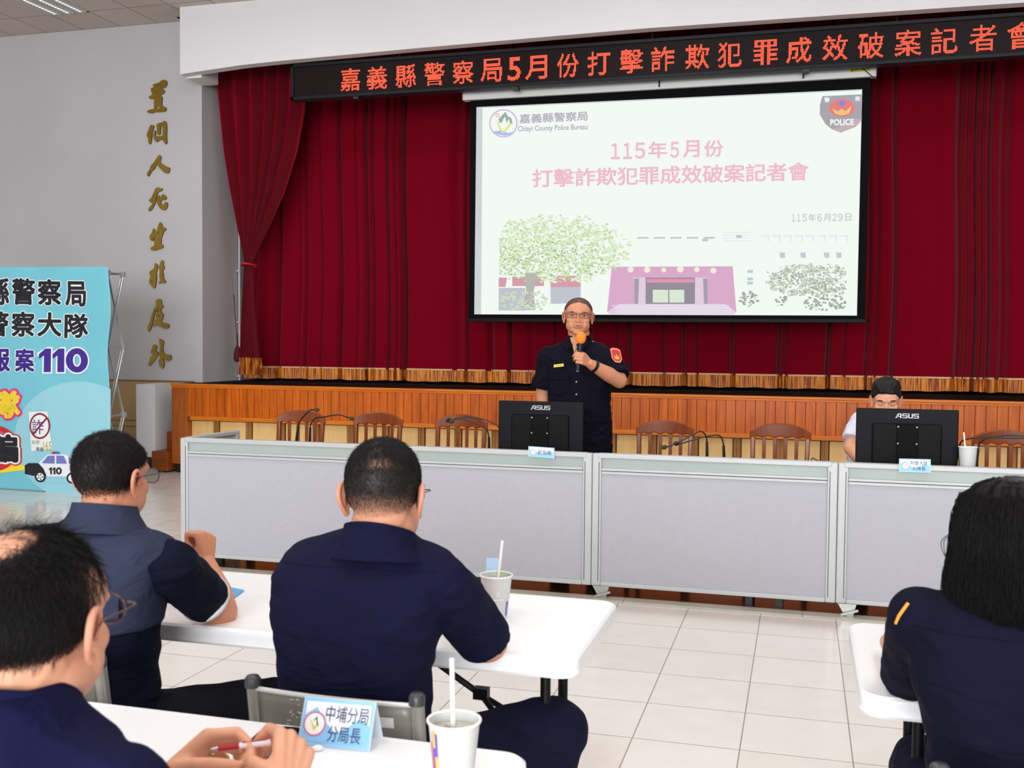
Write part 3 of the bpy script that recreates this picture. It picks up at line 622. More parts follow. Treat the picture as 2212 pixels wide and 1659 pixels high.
# ------------------------------------------------------------------ gold brush characters on the wall
GOLD = mat('brass_gold', rgb(176, 146, 62), 0.32, metal=0.9, var=0.12, vscale=6)
GOLDE = mat('brass_edge', rgb(92, 64, 34), 0.5, metal=0.4)
ZA, ZB = (260, 160, 5.1875), (260, 460, 4.74)
glyphs = [
 ('置', 'topmost of the column', ZA, [[(365,115),(425,100),(465,65),(505,62),(524,95),(515,130),(490,155),(460,162),(488,175),(494,200),(470,225),(440,238),(465,250),(468,275),(462,330),(468,362),(500,365),(515,385),(505,418),(470,423),(430,428),(380,425),(350,442),(298,430),(298,410),(340,395),(378,390),(372,330),(378,275),(340,282),(313,265),(320,250),(360,225),(345,200),(338,155),(385,145),(358,130)], [(400,190),(410,215),(398,212)], [(402,365),(432,355),(436,382),(404,385)], [(400,128),(432,118),(420,135)]]),
 ('個', 'second from the top', ZA, [[(345,565),(375,575),(372,605),(355,640),(352,690),(345,760),(330,792),(312,770),(310,715),(292,690),(300,655),(318,620),(325,590)]], [[(490,520),(515,540),(520,620),(515,700),(523,760),(510,792),(490,770),(480,740),(440,735),(405,765),(385,745),(365,700),(382,625),(392,640),(390,690),(410,700),(440,690),(470,700),(472,640),(468,575),(448,578),(450,600),(445,640),(450,675),(415,682),(405,650),(410,600),(398,570),(430,545),(460,545)]]),
 ('人', 'third from the top, two open strokes', ZA, [[(432,900),(457,925),(450,960),(440,985),(470,1010),(520,1040),(552,1045),(550,1090),(535,1114),(495,1107),(455,1070),(415,1022),(400,1008),(385,1060),(350,1085),(330,1120),(316,1150),(296,1135),(298,1105),(330,1065),(335,1030),(375,990),(410,930)]]),
 ('死', 'fourth from the top', ZA, [[(385,1285),(415,1265),(440,1278),(472,1280),(467,1305),(430,1318),(415,1330),(405,1380),(395,1430),(378,1470),(352,1515),(325,1539),(308,1525),(320,1495),(350,1465),(360,1440),(335,1438),(313,1412),(345,1390),(360,1350),(375,1330)]], [[(430,1345),(440,1400),(460,1355),(478,1343),(497,1358),(517,1385),(505,1410),(480,1407),(450,1420),(452,1445),(468,1463),(490,1460),(498,1428),(525,1438),(530,1470),(512,1518),(480,1527),(450,1512),(425,1480),(408,1440),(410,1400)]]),
 ('生', 'fifth from the top', ZB, [[(400,90),(421,105),(430,145),(463,153),(464,178),(440,190),(430,230),(415,260),(418,300),(412,315),(437,330),(437,358),(400,368),(350,388),(308,377),(310,350),(345,335),(350,310),(338,290),(350,262),(340,240),(335,280),(315,287),(298,262),(298,225),(325,205),(330,158),(350,163),(347,200),(375,180),(385,130)], [(378,200),(392,196),(390,212)], [(352,228),(372,225),(382,262),(364,250)]]),
 ('於', 'sixth from the top, split in two halves', ZB, [[(350,508),(380,530),(377,570),(364,620),(372,640),(366,700),(356,765),(340,775),(320,745),(296,725),(290,690),(313,650),(288,610),(328,580),(345,560)], [(312,700),(328,690),(326,712)]], [[(415,480),(442,490),(438,530),(452,565),(430,590),(440,640),(440,670),(464,700),(455,722),(425,712),(393,727),(393,705),(408,695),(396,640),(405,600),(388,555),(405,520)]]),
 ('度', 'seventh from the top, with a long left sweep', ZB, [[(352,955),(354,1010),(337,1080),(322,1160),(290,1224),(273,1180),(300,1120),(325,1030)]], [[(355,900),(385,876),(422,890),(418,935),(438,950),(432,975),(412,975),(415,1020),(440,1035),(432,1080),(415,1115),(440,1125),(492,1133),(502,1165),(480,1185),(440,1180),(400,1152),(370,1147),(338,1157),(333,1140),(365,1125),(343,1095),(375,1090),(360,1050),(375,1010),(348,985),(370,945)], [(382,1042),(404,1045),(396,1068)], [(378,985),(386,980),(386,1015),(378,1015)]]),
 ('外', 'lowest of the column', ZB, [[(335,1340),(374,1360),(370,1390),(352,1410),(387,1430),(377,1460),(352,1510),(320,1542),(298,1569),(283,1550),(293,1520),(308,1510),(298,1475),(335,1470),(325,1445),(306,1420),(323,1395)]], [[(390,1285),(432,1300),(445,1330),(432,1370),(437,1435),(480,1453),(517,1453),(522,1500),(490,1517),(450,1497),(430,1490),(450,1530),(442,1580),(430,1597),(393,1550),(390,1510),(408,1470),(386,1445),(405,1410),(402,1340)]]),
]
for g in glyphs:
    ch, where, (ox, oy, s), pieces = g[0], g[1], g[2], g[3:]
    f = MB()
    for loops in pieces:
        L2 = []
        for lp in loops:
            pp = []
            for a, b in chaikin(lp, 1):
                p = aty(ox + a / s, oy + b / s, YW - .018); pp.append((p.x, p.z))
            L2.append(pp)
        n0 = len(f.f)
        f.cur = 0; f.prism(L2, (0, YW - .018, 0), X_, Z_, Y_, .018)
        nt = 0
        for i in range(n0, len(f.f)):
            if len(f.f[i]) == 4: f.mi[i] = 1
    o = f.build('gold_character', [GOLD, GOLDE], None)
    tag(o, 'gold brush-written character %s on the white wall, %s' % (ch, where), 'wall lettering', 'gold characters down the white wall')

# ------------------------------------------------------------------ fabric banner on folding frame
YB = 8.47
bn = thing('banner_stand', 'light blue fabric pop-up banner with Chinese writing at the far left', 'banner', (-7.4, YB, 0))
CY1 = mat('banner_cyan', rgb(118, 194, 210), 0.75, spec=0.2, var=0.05, vscale=2.0)
nx, nz = 120, 120; vs = []
def ban_y(x, z):
    return YB + .012 * math.sin(3 * x + 2 * z) * (1 if z > .1 else .5) + .006 * math.sin(7 * x - 4 * z) * math.exp(-((z - 1.7) / .5) ** 2) + .006 * noise.noise(Vector((x * 3, 0, z * 3)))
def ban_right(z): return -6.385 + .02 * math.sin(z * 3.4 + 1.2) + .012 * math.sin(z * 8)
for j in range(nz + 1):
    z = .005 + 2.185 * j / nz; xr_ = ban_right(z)
    for i in range(nx + 1):
        x = -8.45 + (xr_ + 8.45) * i / nx; vs.append((x, ban_y(x, z), z + (.03 * (1 - i / nx) if j > nz / 2 else 0)))
f = MB(); f.add(vs, [(j * (nx + 1) + i, j * (nx + 1) + i + 1, (j + 1) * (nx + 1) + i + 1, (j + 1) * (nx + 1) + i) for j in range(nz) for i in range(nx)])
fab = f.build('fabric_panel', CY1, bn, smooth=180, fixn=False)
md = fab.modifiers.new('thick', 'SOLIDIFY'); md.thickness = .003; md.offset = -1.0
BW = mat('print_white', rgb(240, 242, 244), .7); BK = mat('print_black', rgb(26, 26, 32), .7); BP = mat('print_purple', rgb(62, 34, 140), .7)
BR = mat('print_red', rgb(206, 30, 44), .7); BY = mat('print_yellow', rgb(246, 214, 50), .7); BM = mat('print_magenta', rgb(226, 46, 130), .7)
def BPt(px, py, k):
    p = aty(px, py, YB - .03); return Vector((p.x, ban_y(p.x, p.z) - .0035 - .0014 * k, p.z))
def relax(o, k):
    """cut long triangles so the print follows the cloth"""
    b = bmesh.new(); b.from_mesh(o.data)
    for _ in range(3):
        e = [x for x in b.edges if x.calc_length() > .035]
        if not e: break
        bmesh.ops.subdivide_edges(b, edges=e, cuts=1); bmesh.ops.triangulate(b, faces=[f for f in b.faces if len(f.verts) > 3])
    for v in b.verts:
        x, z = v.co.x + bn.location.x, v.co.z + bn.location.z; v.co.y = ban_y(x, z) - .0035 - .0014 * k - bn.location.y
    b.to_mesh(o.data); b.free(); return o
def bchar(ch, x0, y0, x1, y1, m, k, bold, name='printed_text', grow=0.0):
    vs, fs, W = text_geo(ch, bold); f = MB()
    f.add([BPt(x0 - grow + (x1 - x0 + 2 * grow) * u / W, y1 + grow + (y0 - y1 - 2 * grow) * v + (x0 + (x1 - x0) * u / W) * 0.012, k) for u, v in vs], fs)
    return relax(f.build(name, m, bn, fixn=False), k)
def bpoly(name, polys, m, k, it=0, zoom=True):
    f = MB()
    for pts in polys:
        if it: pts = chaikin(pts, it)
        P = [BPt(*((a / 2.9625, 540 + b / 2.9625) if zoom else (a, b)), k) for a, b in pts]
        f.add(P, [tuple(t) for t in tessellate_polygon([[Vector((p.x, p.z, 0)) for p in P]])])
    return relax(f.build(name, m, bn, fixn=False), k)
f = MB(); NR, NA = 26, 72
f.add([BPt(min(165 + 138 * r / NR * math.cos(2 * PI * k / NA), 233), 952 + 128 * r / NR * math.sin(2 * PI * k / NA), -1) for r in range(NR + 1) for k in range(NA)], [(r * NA + k, r * NA + (k + 1) % NA, (r + 1) * NA + (k + 1) % NA, (r + 1) * NA + k) for r in range(NR) for k in range(NA)])
f.build('printed_disc', mat('banner_pale', rgb(148, 206, 219), .75), bn, fixn=False)
def num110(x0, y0, x1, y1, m, k, g):
    """the heavy number 110 in three glyphs; g grows the outline"""
    W = x1 - x0; H = y1 - y0; w1 = W * .24; one = [(0, .76), (.52, 1), (1, 1), (1, 0), (.42, 0), (.42, .70), (0, .58)]
    for o in (0, W * .27):
        P = [(x0 + o + a * w1, y1 - b * H) for a, b in one]; cx_ = sum(p[0] for p in P) / 7; cy_ = (y0 + y1) / 2
        P = [(a + (g if a > x0 + o + w1 * .5 else -g), b + (g if b > cy_ else -g)) for a, b in P]
        bpoly('printed_text', [P], m, k, zoom=False)
    cx_, cy_ = x0 + W * .77, (y0 + y1) / 2; ra, rb_ = W * .23 + g, H * .52 + g; ia, ib = max(W * .085 - g, 1), max(H * .27 - g, 1)
    bpoly('printed_text', [[(cx_ + ra * math.cos(q), cy_ + rb_ * math.sin(q)), (cx_ + ra * math.cos(q + .21), cy_ + rb_ * math.sin(q + .21)), (cx_ + ia * math.cos(q + .21), cy_ + ib * math.sin(q + .21)), (cx_ + ia * math.cos(q), cy_ + ib * math.sin(q))] for q in [2 * PI * i / 30 for i in range(30)]], m, k, zoom=False)
num110(80, 753, 185, 804, BW, 1, 3.2); num110(80, 753, 185, 804, BP, 2, 0)
for ch, a, b, y0, y1, m in [('縣', -36, 15, 600, 659, BK), ('警', 20, 71, 600, 658, BK), ('察', 76, 127, 601, 658, BK), ('局', 135, 181, 605, 660, BK),
                            ('警', -36, 16, 672, 727, BK), ('察', 22, 71, 672, 727, BK), ('大', 76, 127, 673, 726, BK), ('隊', 133, 186, 675, 729, BK),
                            ('報', -28, 20, 751, 803, BP), ('案', 30, 71, 752, 803, BP), ('110', 80, 185, 753, 804, BP)]:
    bo = .03
    if ch == '110': continue
    bchar(ch, a, y0, b, y1, BW, 1, bo + .045, grow=2); bchar(ch, a, y0, b, y1, m, 2, bo)
bchar('隊', -22, 843, 42, 905, BM, 1, .11, grow=5); bchar('隊', -22, 843, 42, 905, BY, 2, .05)
f_ = bpoly('printed_ring', [s for s in [[(-40 + 145 * math.cos(q), 1270 + 145 * math.sin(q)), (-40 + 145 * math.cos(q + .12), 1270 + 145 * math.sin(q + .12)), (-40 + 112 * math.cos(q + .12), 1270 + 112 * math.sin(q + .12)), (-40 + 112 * math.cos(q), 1270 + 112 * math.sin(q))] for q in [k * .105 for k in range(-16, 44)]]] + [[(-140, 1330), (-110, 1300), (60, 1345), (35, 1375)]], BR, 2)
bchar('騙', -34, 938, 37, 1000, BR, 2, .14, grow=7); bchar('騙', -34, 938, 37, 1000, BW, 3, .1, grow=4); bchar('騙', -34, 938, 37, 1000, BK, 4, .04)
# sheet with the forbidden sign
bpoly('printed_sheet', [[(178, 1035), (298, 1035), (328, 1278), (195, 1288)]], mat('print_paper', rgb(232, 236, 236), .7), 2)
bpoly('printed_ring', [s for s in [[(250 + 66 * math.cos(q), 1127 + 84 * math.sin(q)), (250 + 66 * math.cos(q + .2), 1127 + 84 * math.sin(q + .2)), (250 + 56 * math.cos(q + .2), 1127 + 72 * math.sin(q + .2)), (250 + 56 * math.cos(q), 1127 + 72 * math.sin(q))] for q in [k * .1745 for k in range(36)]]] + [[(205, 1175), (212, 1185), (300, 1078), (292, 1070)]], mat('print_darkred', rgb(140, 24, 44), .7), 3)
bchar('詐', 68, 905, 93, 937, mat('print_violet', rgb(96, 40, 110), .7), 4, .0)
bchar('反詐', 67, 950, 84, 959, mat('print_olive', rgb(140, 130, 30), .7), 4, .0); bchar('專線', 76, 965, 92, 974, BK, 4, .0); bchar('165', 92, 953, 109, 972, mat('print_mustard', rgb(196, 170, 40), .7), 4, .0)
# printed patrol car
bpoly('printed_light', [[(150, 1380), (158, 1408), (0, 1428), (-60, 1432), (-60, 1360)]], BY, 1)
bpoly('printed_car', [[(240, 1365), (300, 1310), (400, 1308), (450, 1325), (500, 1370), (510, 1450), (290, 1450), (270, 1400)]], mat('print_car_white', rgb(234, 236, 240), .7), 2)
bpoly('printed_car_bonnet', [[(150, 1380), (175, 1365), (240, 1365), (272, 1400), (292, 1446), (205, 1446), (150, 1435)]], BK, 3)
bpoly('printed_car_window', [[(262, 1365), (302, 1318), (345, 1316), (345, 1368)], [(356, 1316), (402, 1318), (425, 1368), (356, 1368)], [(432, 1322), (455, 1332), (490, 1368), (436, 1368)]], mat('print_glass', rgb(112, 120, 190), .7), 4)
bpoly('printed_car_siren', [[(325, 1292), (350, 1290), (350, 1306), (330, 1306)]], BR, 4); bpoly('printed_car_siren', [[(352, 1290), (374, 1294), (378, 1306), (352, 1306)]], mat('print_blue', rgb(40, 110, 200), .7), 4)
num110(104, 1010, 132, 1025, BK, 4, 0)
for wx, wy in ((252, 1452), (458, 1460)): bpoly('printed_wheel', [circ(wx, wy, 36, 24)], BK, 5); bpoly('printed_hub', [circ(wx, wy, 24, 24)], BW, 6)
bpoly('printed_spoke', [[(252 + 5 * math.cos(q + 1.3), 1452 + 5 * math.sin(q + 1.3)), (252 + 22 * math.cos(q - .2), 1452 + 22 * math.sin(q - .2)), (252 + 22 * math.cos(q + .2), 1452 + 22 * math.sin(q + .2))] for q in [2 * PI * k / 5 for k in range(5)]], BK, 7)
# folding frame
ALU = mat('aluminium', rgb(200, 202, 204), .3, metal=.8); ALUD = mat('joint_grey', rgb(150, 150, 150), .5)
def hub(x, y, z): return [x, y, z]
xF, yA, yB_ = -6.44, 8.53, 8.76
zz = [2.14, 1.43, .76, .1]; f = MB(); g = MB()
for i, z in enumerate(zz):
    for y in (yA, yB_): g.box(xF - .022, y - .022, z - .025, xF + .022, y + .022, z + .025)
    f.tube([(xF, yA, z), (xF, yB_, z)], .008, 8)
for i in range(3):
    for d in (-.012, .012):
        f.tube([(xF + d, yB_, zz[i]), (xF + d, yA, zz[i + 1])], .009, 8); f.tube([(xF + d * .5, yA, zz[i]), (xF + d * .5, yB_, zz[i + 1])], .006, 8)
for xx in (-7.4, -8.3):
    for i in range(3): f.tube([(xx, yA, zz[i]), (xx, yB_, zz[i + 1])], .008, 6); f.tube([(xx, yB_, zz[i]), (xx, yA, zz[i + 1])], .008, 6)
for z in zz: f.tube([(-8.3, yA, z), (xF, yA, z)], .007, 6); f.tube([(-8.3, yB_, z), (xF, yB_, z)], .007, 6)
f.build('folding_frame', ALU, bn, smooth=40); g.build('frame_joint', ALUD, bn, bevel=.003)

# ------------------------------------------------------------------ partition screens
YPn = 5.95
FRM = mat('partition_frame', rgb(184, 186, 187), .4, metal=.15, var=.02)
BRD = mat('partition_board', rgb(170, 170, 177), .55, var=.015, vscale=30)
def glass_mat():
    m = bpy.data.materials.new('frosted_strip'); m.use_nodes = True; b = m.node_tree.nodes['Principled BSDF']
    b.inputs['Base Color'].default_value = rgb(196, 208, 204); b.inputs['Roughness'].default_value = .25; b.inputs['Transmission Weight'].default_value = .35
    return m
FROST = glass_mat(); GROOVE = mat('groove_dark', rgb(70, 70, 72), .6); CAST = mat('caster_metal', rgb(160, 162, 156), .35, metal=.7)
def partition(x0, x1, label, cast=True, dots=True):
    t = thing('partition_panel', label, 'partition', ((x0 + x1) / 2, YPn, 0), 'low grey partition screens in front of the speakers table')
    zb, zt = .072, .855; pw = .055; y0, y1 = YPn, YPn + .05
    f = MB(); f.box(x0, y0, zb, x0 + pw, y1, zt); f.build('post', FRM, t, bevel=.006)
    f = MB(); f.box(x1 - pw, y0, zb, x1, y1, zt); f.build('post', FRM, t, bevel=.006)
    f = MB(); f.box(x0 + .03, y0 - .002, zt - .028, x1 - .03, y1 + .002, zt + .002); f.build('top_rail', FRM, t, bevel=.006)
    f = MB(); f.box(x0 + pw, y0 + .002, .735, x1 - pw, y1, .752); f.box(x0 + pw, y0 - .002, .755, x1 - pw, y1, .77); f.build('middle_rail', FRM, t, bevel=.003)
    f = MB(); f.box(x0 + pw, y0, zb, x1 - pw, y1, zb + .025); f.build('bottom_rail', FRM, t, bevel=.004)
    f = MB(); f.box(x0 + pw, y0 + .02, .768, x1 - pw, y0 + .026, zt - .026); f.build('frosted_strip', FROST, t)
    f = MB(); f.box(x0 + pw, y0 + .012, zb + .025, x1 - pw, y0 + .03, .737)
    if dots:
        zz_ = .14; r_ = 0
        while zz_ < .72:
            xx = x0 + .13 + (r_ % 2) * .02
            while xx < x1 - .1:
                f.box(xx - .004, y0 + .0108, zz_ - .001, xx + .004, y0 + .012, zz_ + .001); xx += .058
            zz_ += .046; r_ += 1
    f.build('board', BRD, t)
    f = MB()
    for xx in (x0 + pw - .016, x1 - pw + .012): f.box(xx, y0 - .001, zb + .03, xx + .004, y0 + .01, zt - .05)
    f.build('post_groove', GROOVE, t)
    if cast:
        c = MB(); xx = x0 + .06; c.prism([[(-.05, .07), (.05, .07), (.03, -.01), (.0, -.02)]], (xx, y0 - .01, 0.005 + .0), X_, Z_, Y_, .006)
        c.prism([[(-.05, .07), (.05, .07), (.03, -.01), (.0, -.02)]], (xx, y0 + .03, 0.005 + .0), X_, Z_, Y_, .006)
        c.bar((xx - .035, y0 - .02, .008 + .006), (xx + .06, y0 - .02, .045), .012, .014); c.build('caster_bracket', CAST, t, bevel=.002)
        c = MB(); R = Matrix.Rotation(PI / 2, 3, 'X'); c.lathe([(.008, -.012), (.03, -.012), (.033, 0), (.03, .012), (.008, .012)], (xx + .012, y0 + .012, .034), 24, R); c.build('caster_wheel', mat('caster_rubber', rgb(40, 40, 40), .6), t, smooth=40)
xs = [-3.943, -2.56, -1.176, .204, 1.586, 2.97]
labs = ['low grey partition panel at the far left end of the row', 'low grey partition panel behind the seated man in the middle, left of the standing man', 'low grey partition panel right of the standing man, between the two caster wheels', 'low grey partition panel below the right-hand monitor', 'low grey partition panel cut off by the right edge']
for i in range(5): partition(xs[i] + .001, xs[i + 1] - .001, labs[i], cast=(i > 0), dots=True)
# return panel
t = thing('partition_return', 'short partition panel turned back at the left end of the row', 'partition', (-3.92, 6.4, 0))
e = atz(512, 930, .855); s0 = Vector((-3.915, 6.005, 0)); e0 = Vector((e.x, e.y, 0)); d = (e0 - s0).normalized(); nrm = Vector((-d.y, d.x, 0)); Ln = (e0 - s0).length; mid = (s0 + e0) / 2
f = MB(); f.obox(mid + Z_ * .843, d, Z_, nrm, Ln / 2, .014, .025); f.obox(mid + Z_ * .752, d, Z_, nrm, Ln / 2, .018, .022); f.obox(mid + Z_ * .085, d, Z_, nrm, Ln / 2, .013, .022)
f.build('frame_rail', FRM, t, bevel=.004)
f = MB(); f.obox(e0 - d * .02 + Z_ * .465, d, Z_, nrm, .02, .39, .026); f.obox(s0 + d * .02 + Z_ * .465, d, Z_, nrm, .02, .39, .026); f.build('post', FRM, t, bevel=.004)
f = MB(); f.obox(mid + Z_ * .8, d, Z_, nrm, Ln / 2 - .03, .035, .004); f.build('frosted_strip', FROST, t)
f = MB(); f.obox(mid + Z_ * .415, d, Z_, nrm, Ln / 2 - .03, .32, .01); f.build('board', BRD, t)
# small cable loop behind the left end of the partition
f = MB(); c = atz(391, 1143, .12); f.tube([(c.x - .0 + .035 * math.cos(q) * .9, c.y + .12 + .02 * math.sin(q), .1 + .055 * math.sin(q)) for q in [.6 + 5 * k / 20 for k in range(21)]] + [(c.x, c.y + .12, .006)], .003, 6)
tag(f.build('cable', mat('cable_blue', rgb(52, 60, 110), .5)), 'small loop of dark blue cable on the floor by the partition corner', 'cable')

# ------------------------------------------------------------------ speakers' desks behind the partition
DSK = wood('desk_wood', rgb(120, 66, 34), rgb(92, 48, 24), .35, 'X', 5); DLEG = mat('desk_leg', rgb(22, 20, 20), .4)
for i in range(4):
    xa_, xb_ = -3.8 + i * 1.81, -3.8 + i * 1.81 + 1.8
    t = thing('speakers_desk', ['brown desk behind the left end of the partition', 'brown desk carrying the left monitor behind the partition', 'brown desk carrying the right monitor behind the partition', 'brown desk behind the partition at the right edge'][i], 'desk', ((xa_ + xb_) / 2, 6.25, 0), 'desks in a row behind the partition')
    f = MB(); f.box(xa_, 6.02, .71, xb_, 6.52, .74); f.build('desk_top', DSK, t, bevel=.004)
    f = MB(); f.box(xa_ + .1, 6.40, .3, xb_ - .1, 6.415, .7); f.build('front_board', DSK, t)
    for xx in (xa_ + .08, xb_ - .08):
        for yy in (6.08, 6.46): f = MB(); f.box(xx - .02, yy - .02, .006, xx + .02, yy + .02, .71); f.build('leg', DLEG, t)

# ------------------------------------------------------------------ wooden chairs
CHW = wood('chair_wood', rgb(142, 72, 32), rgb(112, 50, 18), .25, 'Z', 5)
def wooden_chair():
    t = thing('wooden_chair', 'x', 'chair', (0, 0, 0), 'wooden slat-back chairs in front of the stage')
    wd = .205; ZT = .965
    # crest rail: arched top, scalloped bottom, slightly curved in plan
    n = 24; top = []; bot = []
    for i in range(n + 1):
        u = -1 + 2 * i / n; top.append((u * wd, ZT - .055 * abs(u) ** 2.2 - .004)); bot.append((u * wd, ZT - .098 + .006 * math.cos(u * PI * 5) - (.012 if abs(u) > .82 else 0)))
    f = MB(); vs = []
    for (a, b) in zip(top, bot):
        cur = .03 * (1 - (a[0] / wd) ** 2)
        vs += [(a[0], cur, a[1]), (a[0], cur + .026, a[1]), (b[0], cur + .026, b[1]), (b[0], cur, b[1])]
    f.add(vs, [(4 * i + k, 4 * i + (k + 1) % 4, 4 * i + 4 + (k + 1) % 4, 4 * i + 4 + k) for i in range(n) for k in range(4)] + [(0, 1, 2, 3), (4 * n + 3, 4 * n + 2, 4 * n + 1, 4 * n)])
    f.build('crest_rail', CHW, t, smooth=40, bevel=.006)
    for s in (-1, 1):
        f = MB(); f.bar((s * (wd - .022), .012, ZT - .13 + .03), (s * (wd - .03), -.03, .45), .03, .042, up=(0, 1, 0)); f.build('back_post', CHW, t, bevel=.006)
        f = MB(); f.bar((s * (wd - .03), -.03, .46), (s * (wd - .028), .03, 0.006), .034, .034, up=(0, 1, 0)); f.build('leg', CHW, t, bevel=.004)
        f = MB(); f.bar((s * (wd - .02), -.41, .44), (s * (wd - .015), -.42, .006), .034, .034, up=(0, 1, 0)); f.build('leg', CHW, t, bevel=.004)
    for x in (-.108, -.036, .036, .108):
        f = MB(); c = .03 * (1 - (x / wd) ** 2)
        f.loft([[(x - .013, c + .006, .875), (x + .013, c + .006, .875), (x + .013, c + .018, .875), (x - .013, c + .018, .875)], [(x - .012, c + .002, .72), (x + .012, c + .002, .72), (x + .012, c + .014, .72), (x - .012, c + .014, .72)],
                [(x * .95 - .011, -.03, .48), (x * .95 + .011, -.03, .48), (x * .95 + .011, -.018, .48), (x * .95 - .011, -.018, .48)]]); f.build('slat', CHW, t, bevel=.002)
    f = MB(); f.box(-wd + .0, -.45, .43, wd - .0, -.015, .465); f.build('seat', CHW, t, bevel=.012)
    f = MB(); f.box(-wd + .03, -.04, .47, wd - .03, -.02, .51); f.build('lower_rail', CHW, t, bevel=.004)
    return t
YCH = 7.3
ch0 = wooden_chair()
spots = [((597 + 700) / 2, 'wooden slat-back chair farthest left in the row before the stage'), ((763 + 867) / 2, 'wooden slat-back chair second from the left end of the row'), ((941 + 1050) / 2, 'wooden slat-back chair just left of the left monitor'),
         ((1375 + 1498) / 2, 'wooden slat-back chair just right of the standing man'), ((1622 + 1750) / 2, 'wooden slat-back chair between the standing man and the man in white'), (1913, 'wooden chair the man in the white shirt sits on'), (2175, 'wooden slat-back chair at the right edge beside the right monitor')]
for i, (px, lab) in enumerate(spots):
    o = ch0 if i == 0 else copy_tree(ch0)
    p = aty(px, 900, YCH); o.location = (p.x, YCH if i != 5 else 7.15, 0); o.rotation_euler = (0, 0, [.03, -.02, .02, 0, -.02, 0, .03][i]); o['label'] = lab

# ------------------------------------------------------------------ monitors
MBK = mat('monitor_black', rgb(14, 15, 18), .55, spec=.15); MB2 = mat('monitor_inner', rgb(6, 6, 8), .6, spec=.1); SILV = mat('logo_silver', rgb(170, 172, 174), .4, metal=.2)
def monitor(px0, py0, px1, py1, label):
    Y = 6.22; a = aty(px0, py0, Y); b = aty(px1, py1, Y); cx_, zt, zb = (a.x + b.x) / 2, a.z, .82; w_ = (b.x - a.x) / 2
    t = thing('monitor', label, 'monitor', (cx_, 6.25, .74), 'black computer monitors seen from behind')
    f = MB(); f.box(cx_ - w_, Y, zb, cx_ + w_, Y + .02, zt); f.build('back_shell', MBK, t, bevel=.006, seg=3)
    f = MB(); f.box(cx_ - w_ + .008, Y + .0201, zb + .015, cx_ + w_ - .008, Y + .022, zt - .008); f.build('screen', mat('monitor_screen', rgb(60, 70, 90), .2), t)
    f = MB(); f.box(cx_ - w_ * .68, Y - .018, zb + .01, cx_ + w_ * .68, Y, zt - .082); f.build('back_bulge', mat('monitor_bulge', rgb(10, 11, 13), .55, spec=.12), t, bevel=.01)
    f = MB(); f.box(cx_ - w_ * .2, Y - .028, zb - .03, cx_ + w_ * .22, Y - .017, zt - .086); f.build('mount_plate', MB2, t, bevel=.004)
    for sx in (-.175, .19):
        for z in (zt - .1, zt - .195):
            f = MB(); f.ell((cx_ + w_ * sx, Y - .029, z), (.0055, .004, .0055), None, 12, 8); f.build('screw', SILV, t, smooth=60)
    f = MB(); f.box(cx_ - .03, Y - .02, .755, cx_ + .03, Y + .0, zb + .05); f.build('stand_neck', MB2, t, bevel=.004)
    f = MB(); f.box(cx_ - .11, Y - .08, .74, cx_ + .11, Y + .1, .755); f.build('stand_base', MB2, t, bevel=.006)
    f = MB(); f.box(cx_ + .02, Y - .024, zb + .012, cx_ + .06, Y - .0185, zb + .024); f.box(cx_ + .07, Y - .022, zb + .01, cx_ + .1, Y - .0185, zb + .02); f.build('port', mat('port_grey', rgb(150, 150, 150), .4), t)
    # logo lettering: strokes in a 243 x 52 grid
    S = .125 / 243.0; f = MB(); x0 = cx_ - .0625; z0 = zt - .052
    polys = [[(0, 0), (16, 0), (44, 52), (28, 52)], [(28, 52), (62, 52), (62, 43), (24, 43)], [(50, 43), (64, 43), (64, 0), (50, 0)], [(14, 14), (50, 14), (50, 22), (18, 22)]]
    def S_(x): return [[(x + 6, 52), (x + 56, 52), (x + 56, 43), (x + 4, 43)], [(x, 46), (x + 12, 46), (x + 12, 24), (x, 24)], [(x, 31), (x + 56, 31), (x + 56, 22), (x, 22)], [(x + 44, 28), (x + 56, 28), (x + 56, 4), (x + 44, 4)], [(x, 9), (x + 54, 9), (x + 52, 0), (x, 0)]]
    polys += S_(72) + [[(134, 52), (147, 52), (147, 6), (134, 6)], [(134, 9), (182, 9), (178, 0), (140, 0)], [(170, 52), (183, 52), (183, 6), (170, 6)]] + S_(188)
    for i, p_ in enumerate(polys): f.prism([[(x0 + a * S, z0 + b * S) for a, b in p_]], (0, Y - .0015 - .0002 * (i % 3), 0), X_, Z_, Y_, .002)
    f.build('logo', SILV, t)
monitor(1077, 865, 1260, 868, 'black monitor in front of the standing man')
monitor(1850, 881, 2072, 886, 'black monitor in front of the man in white')

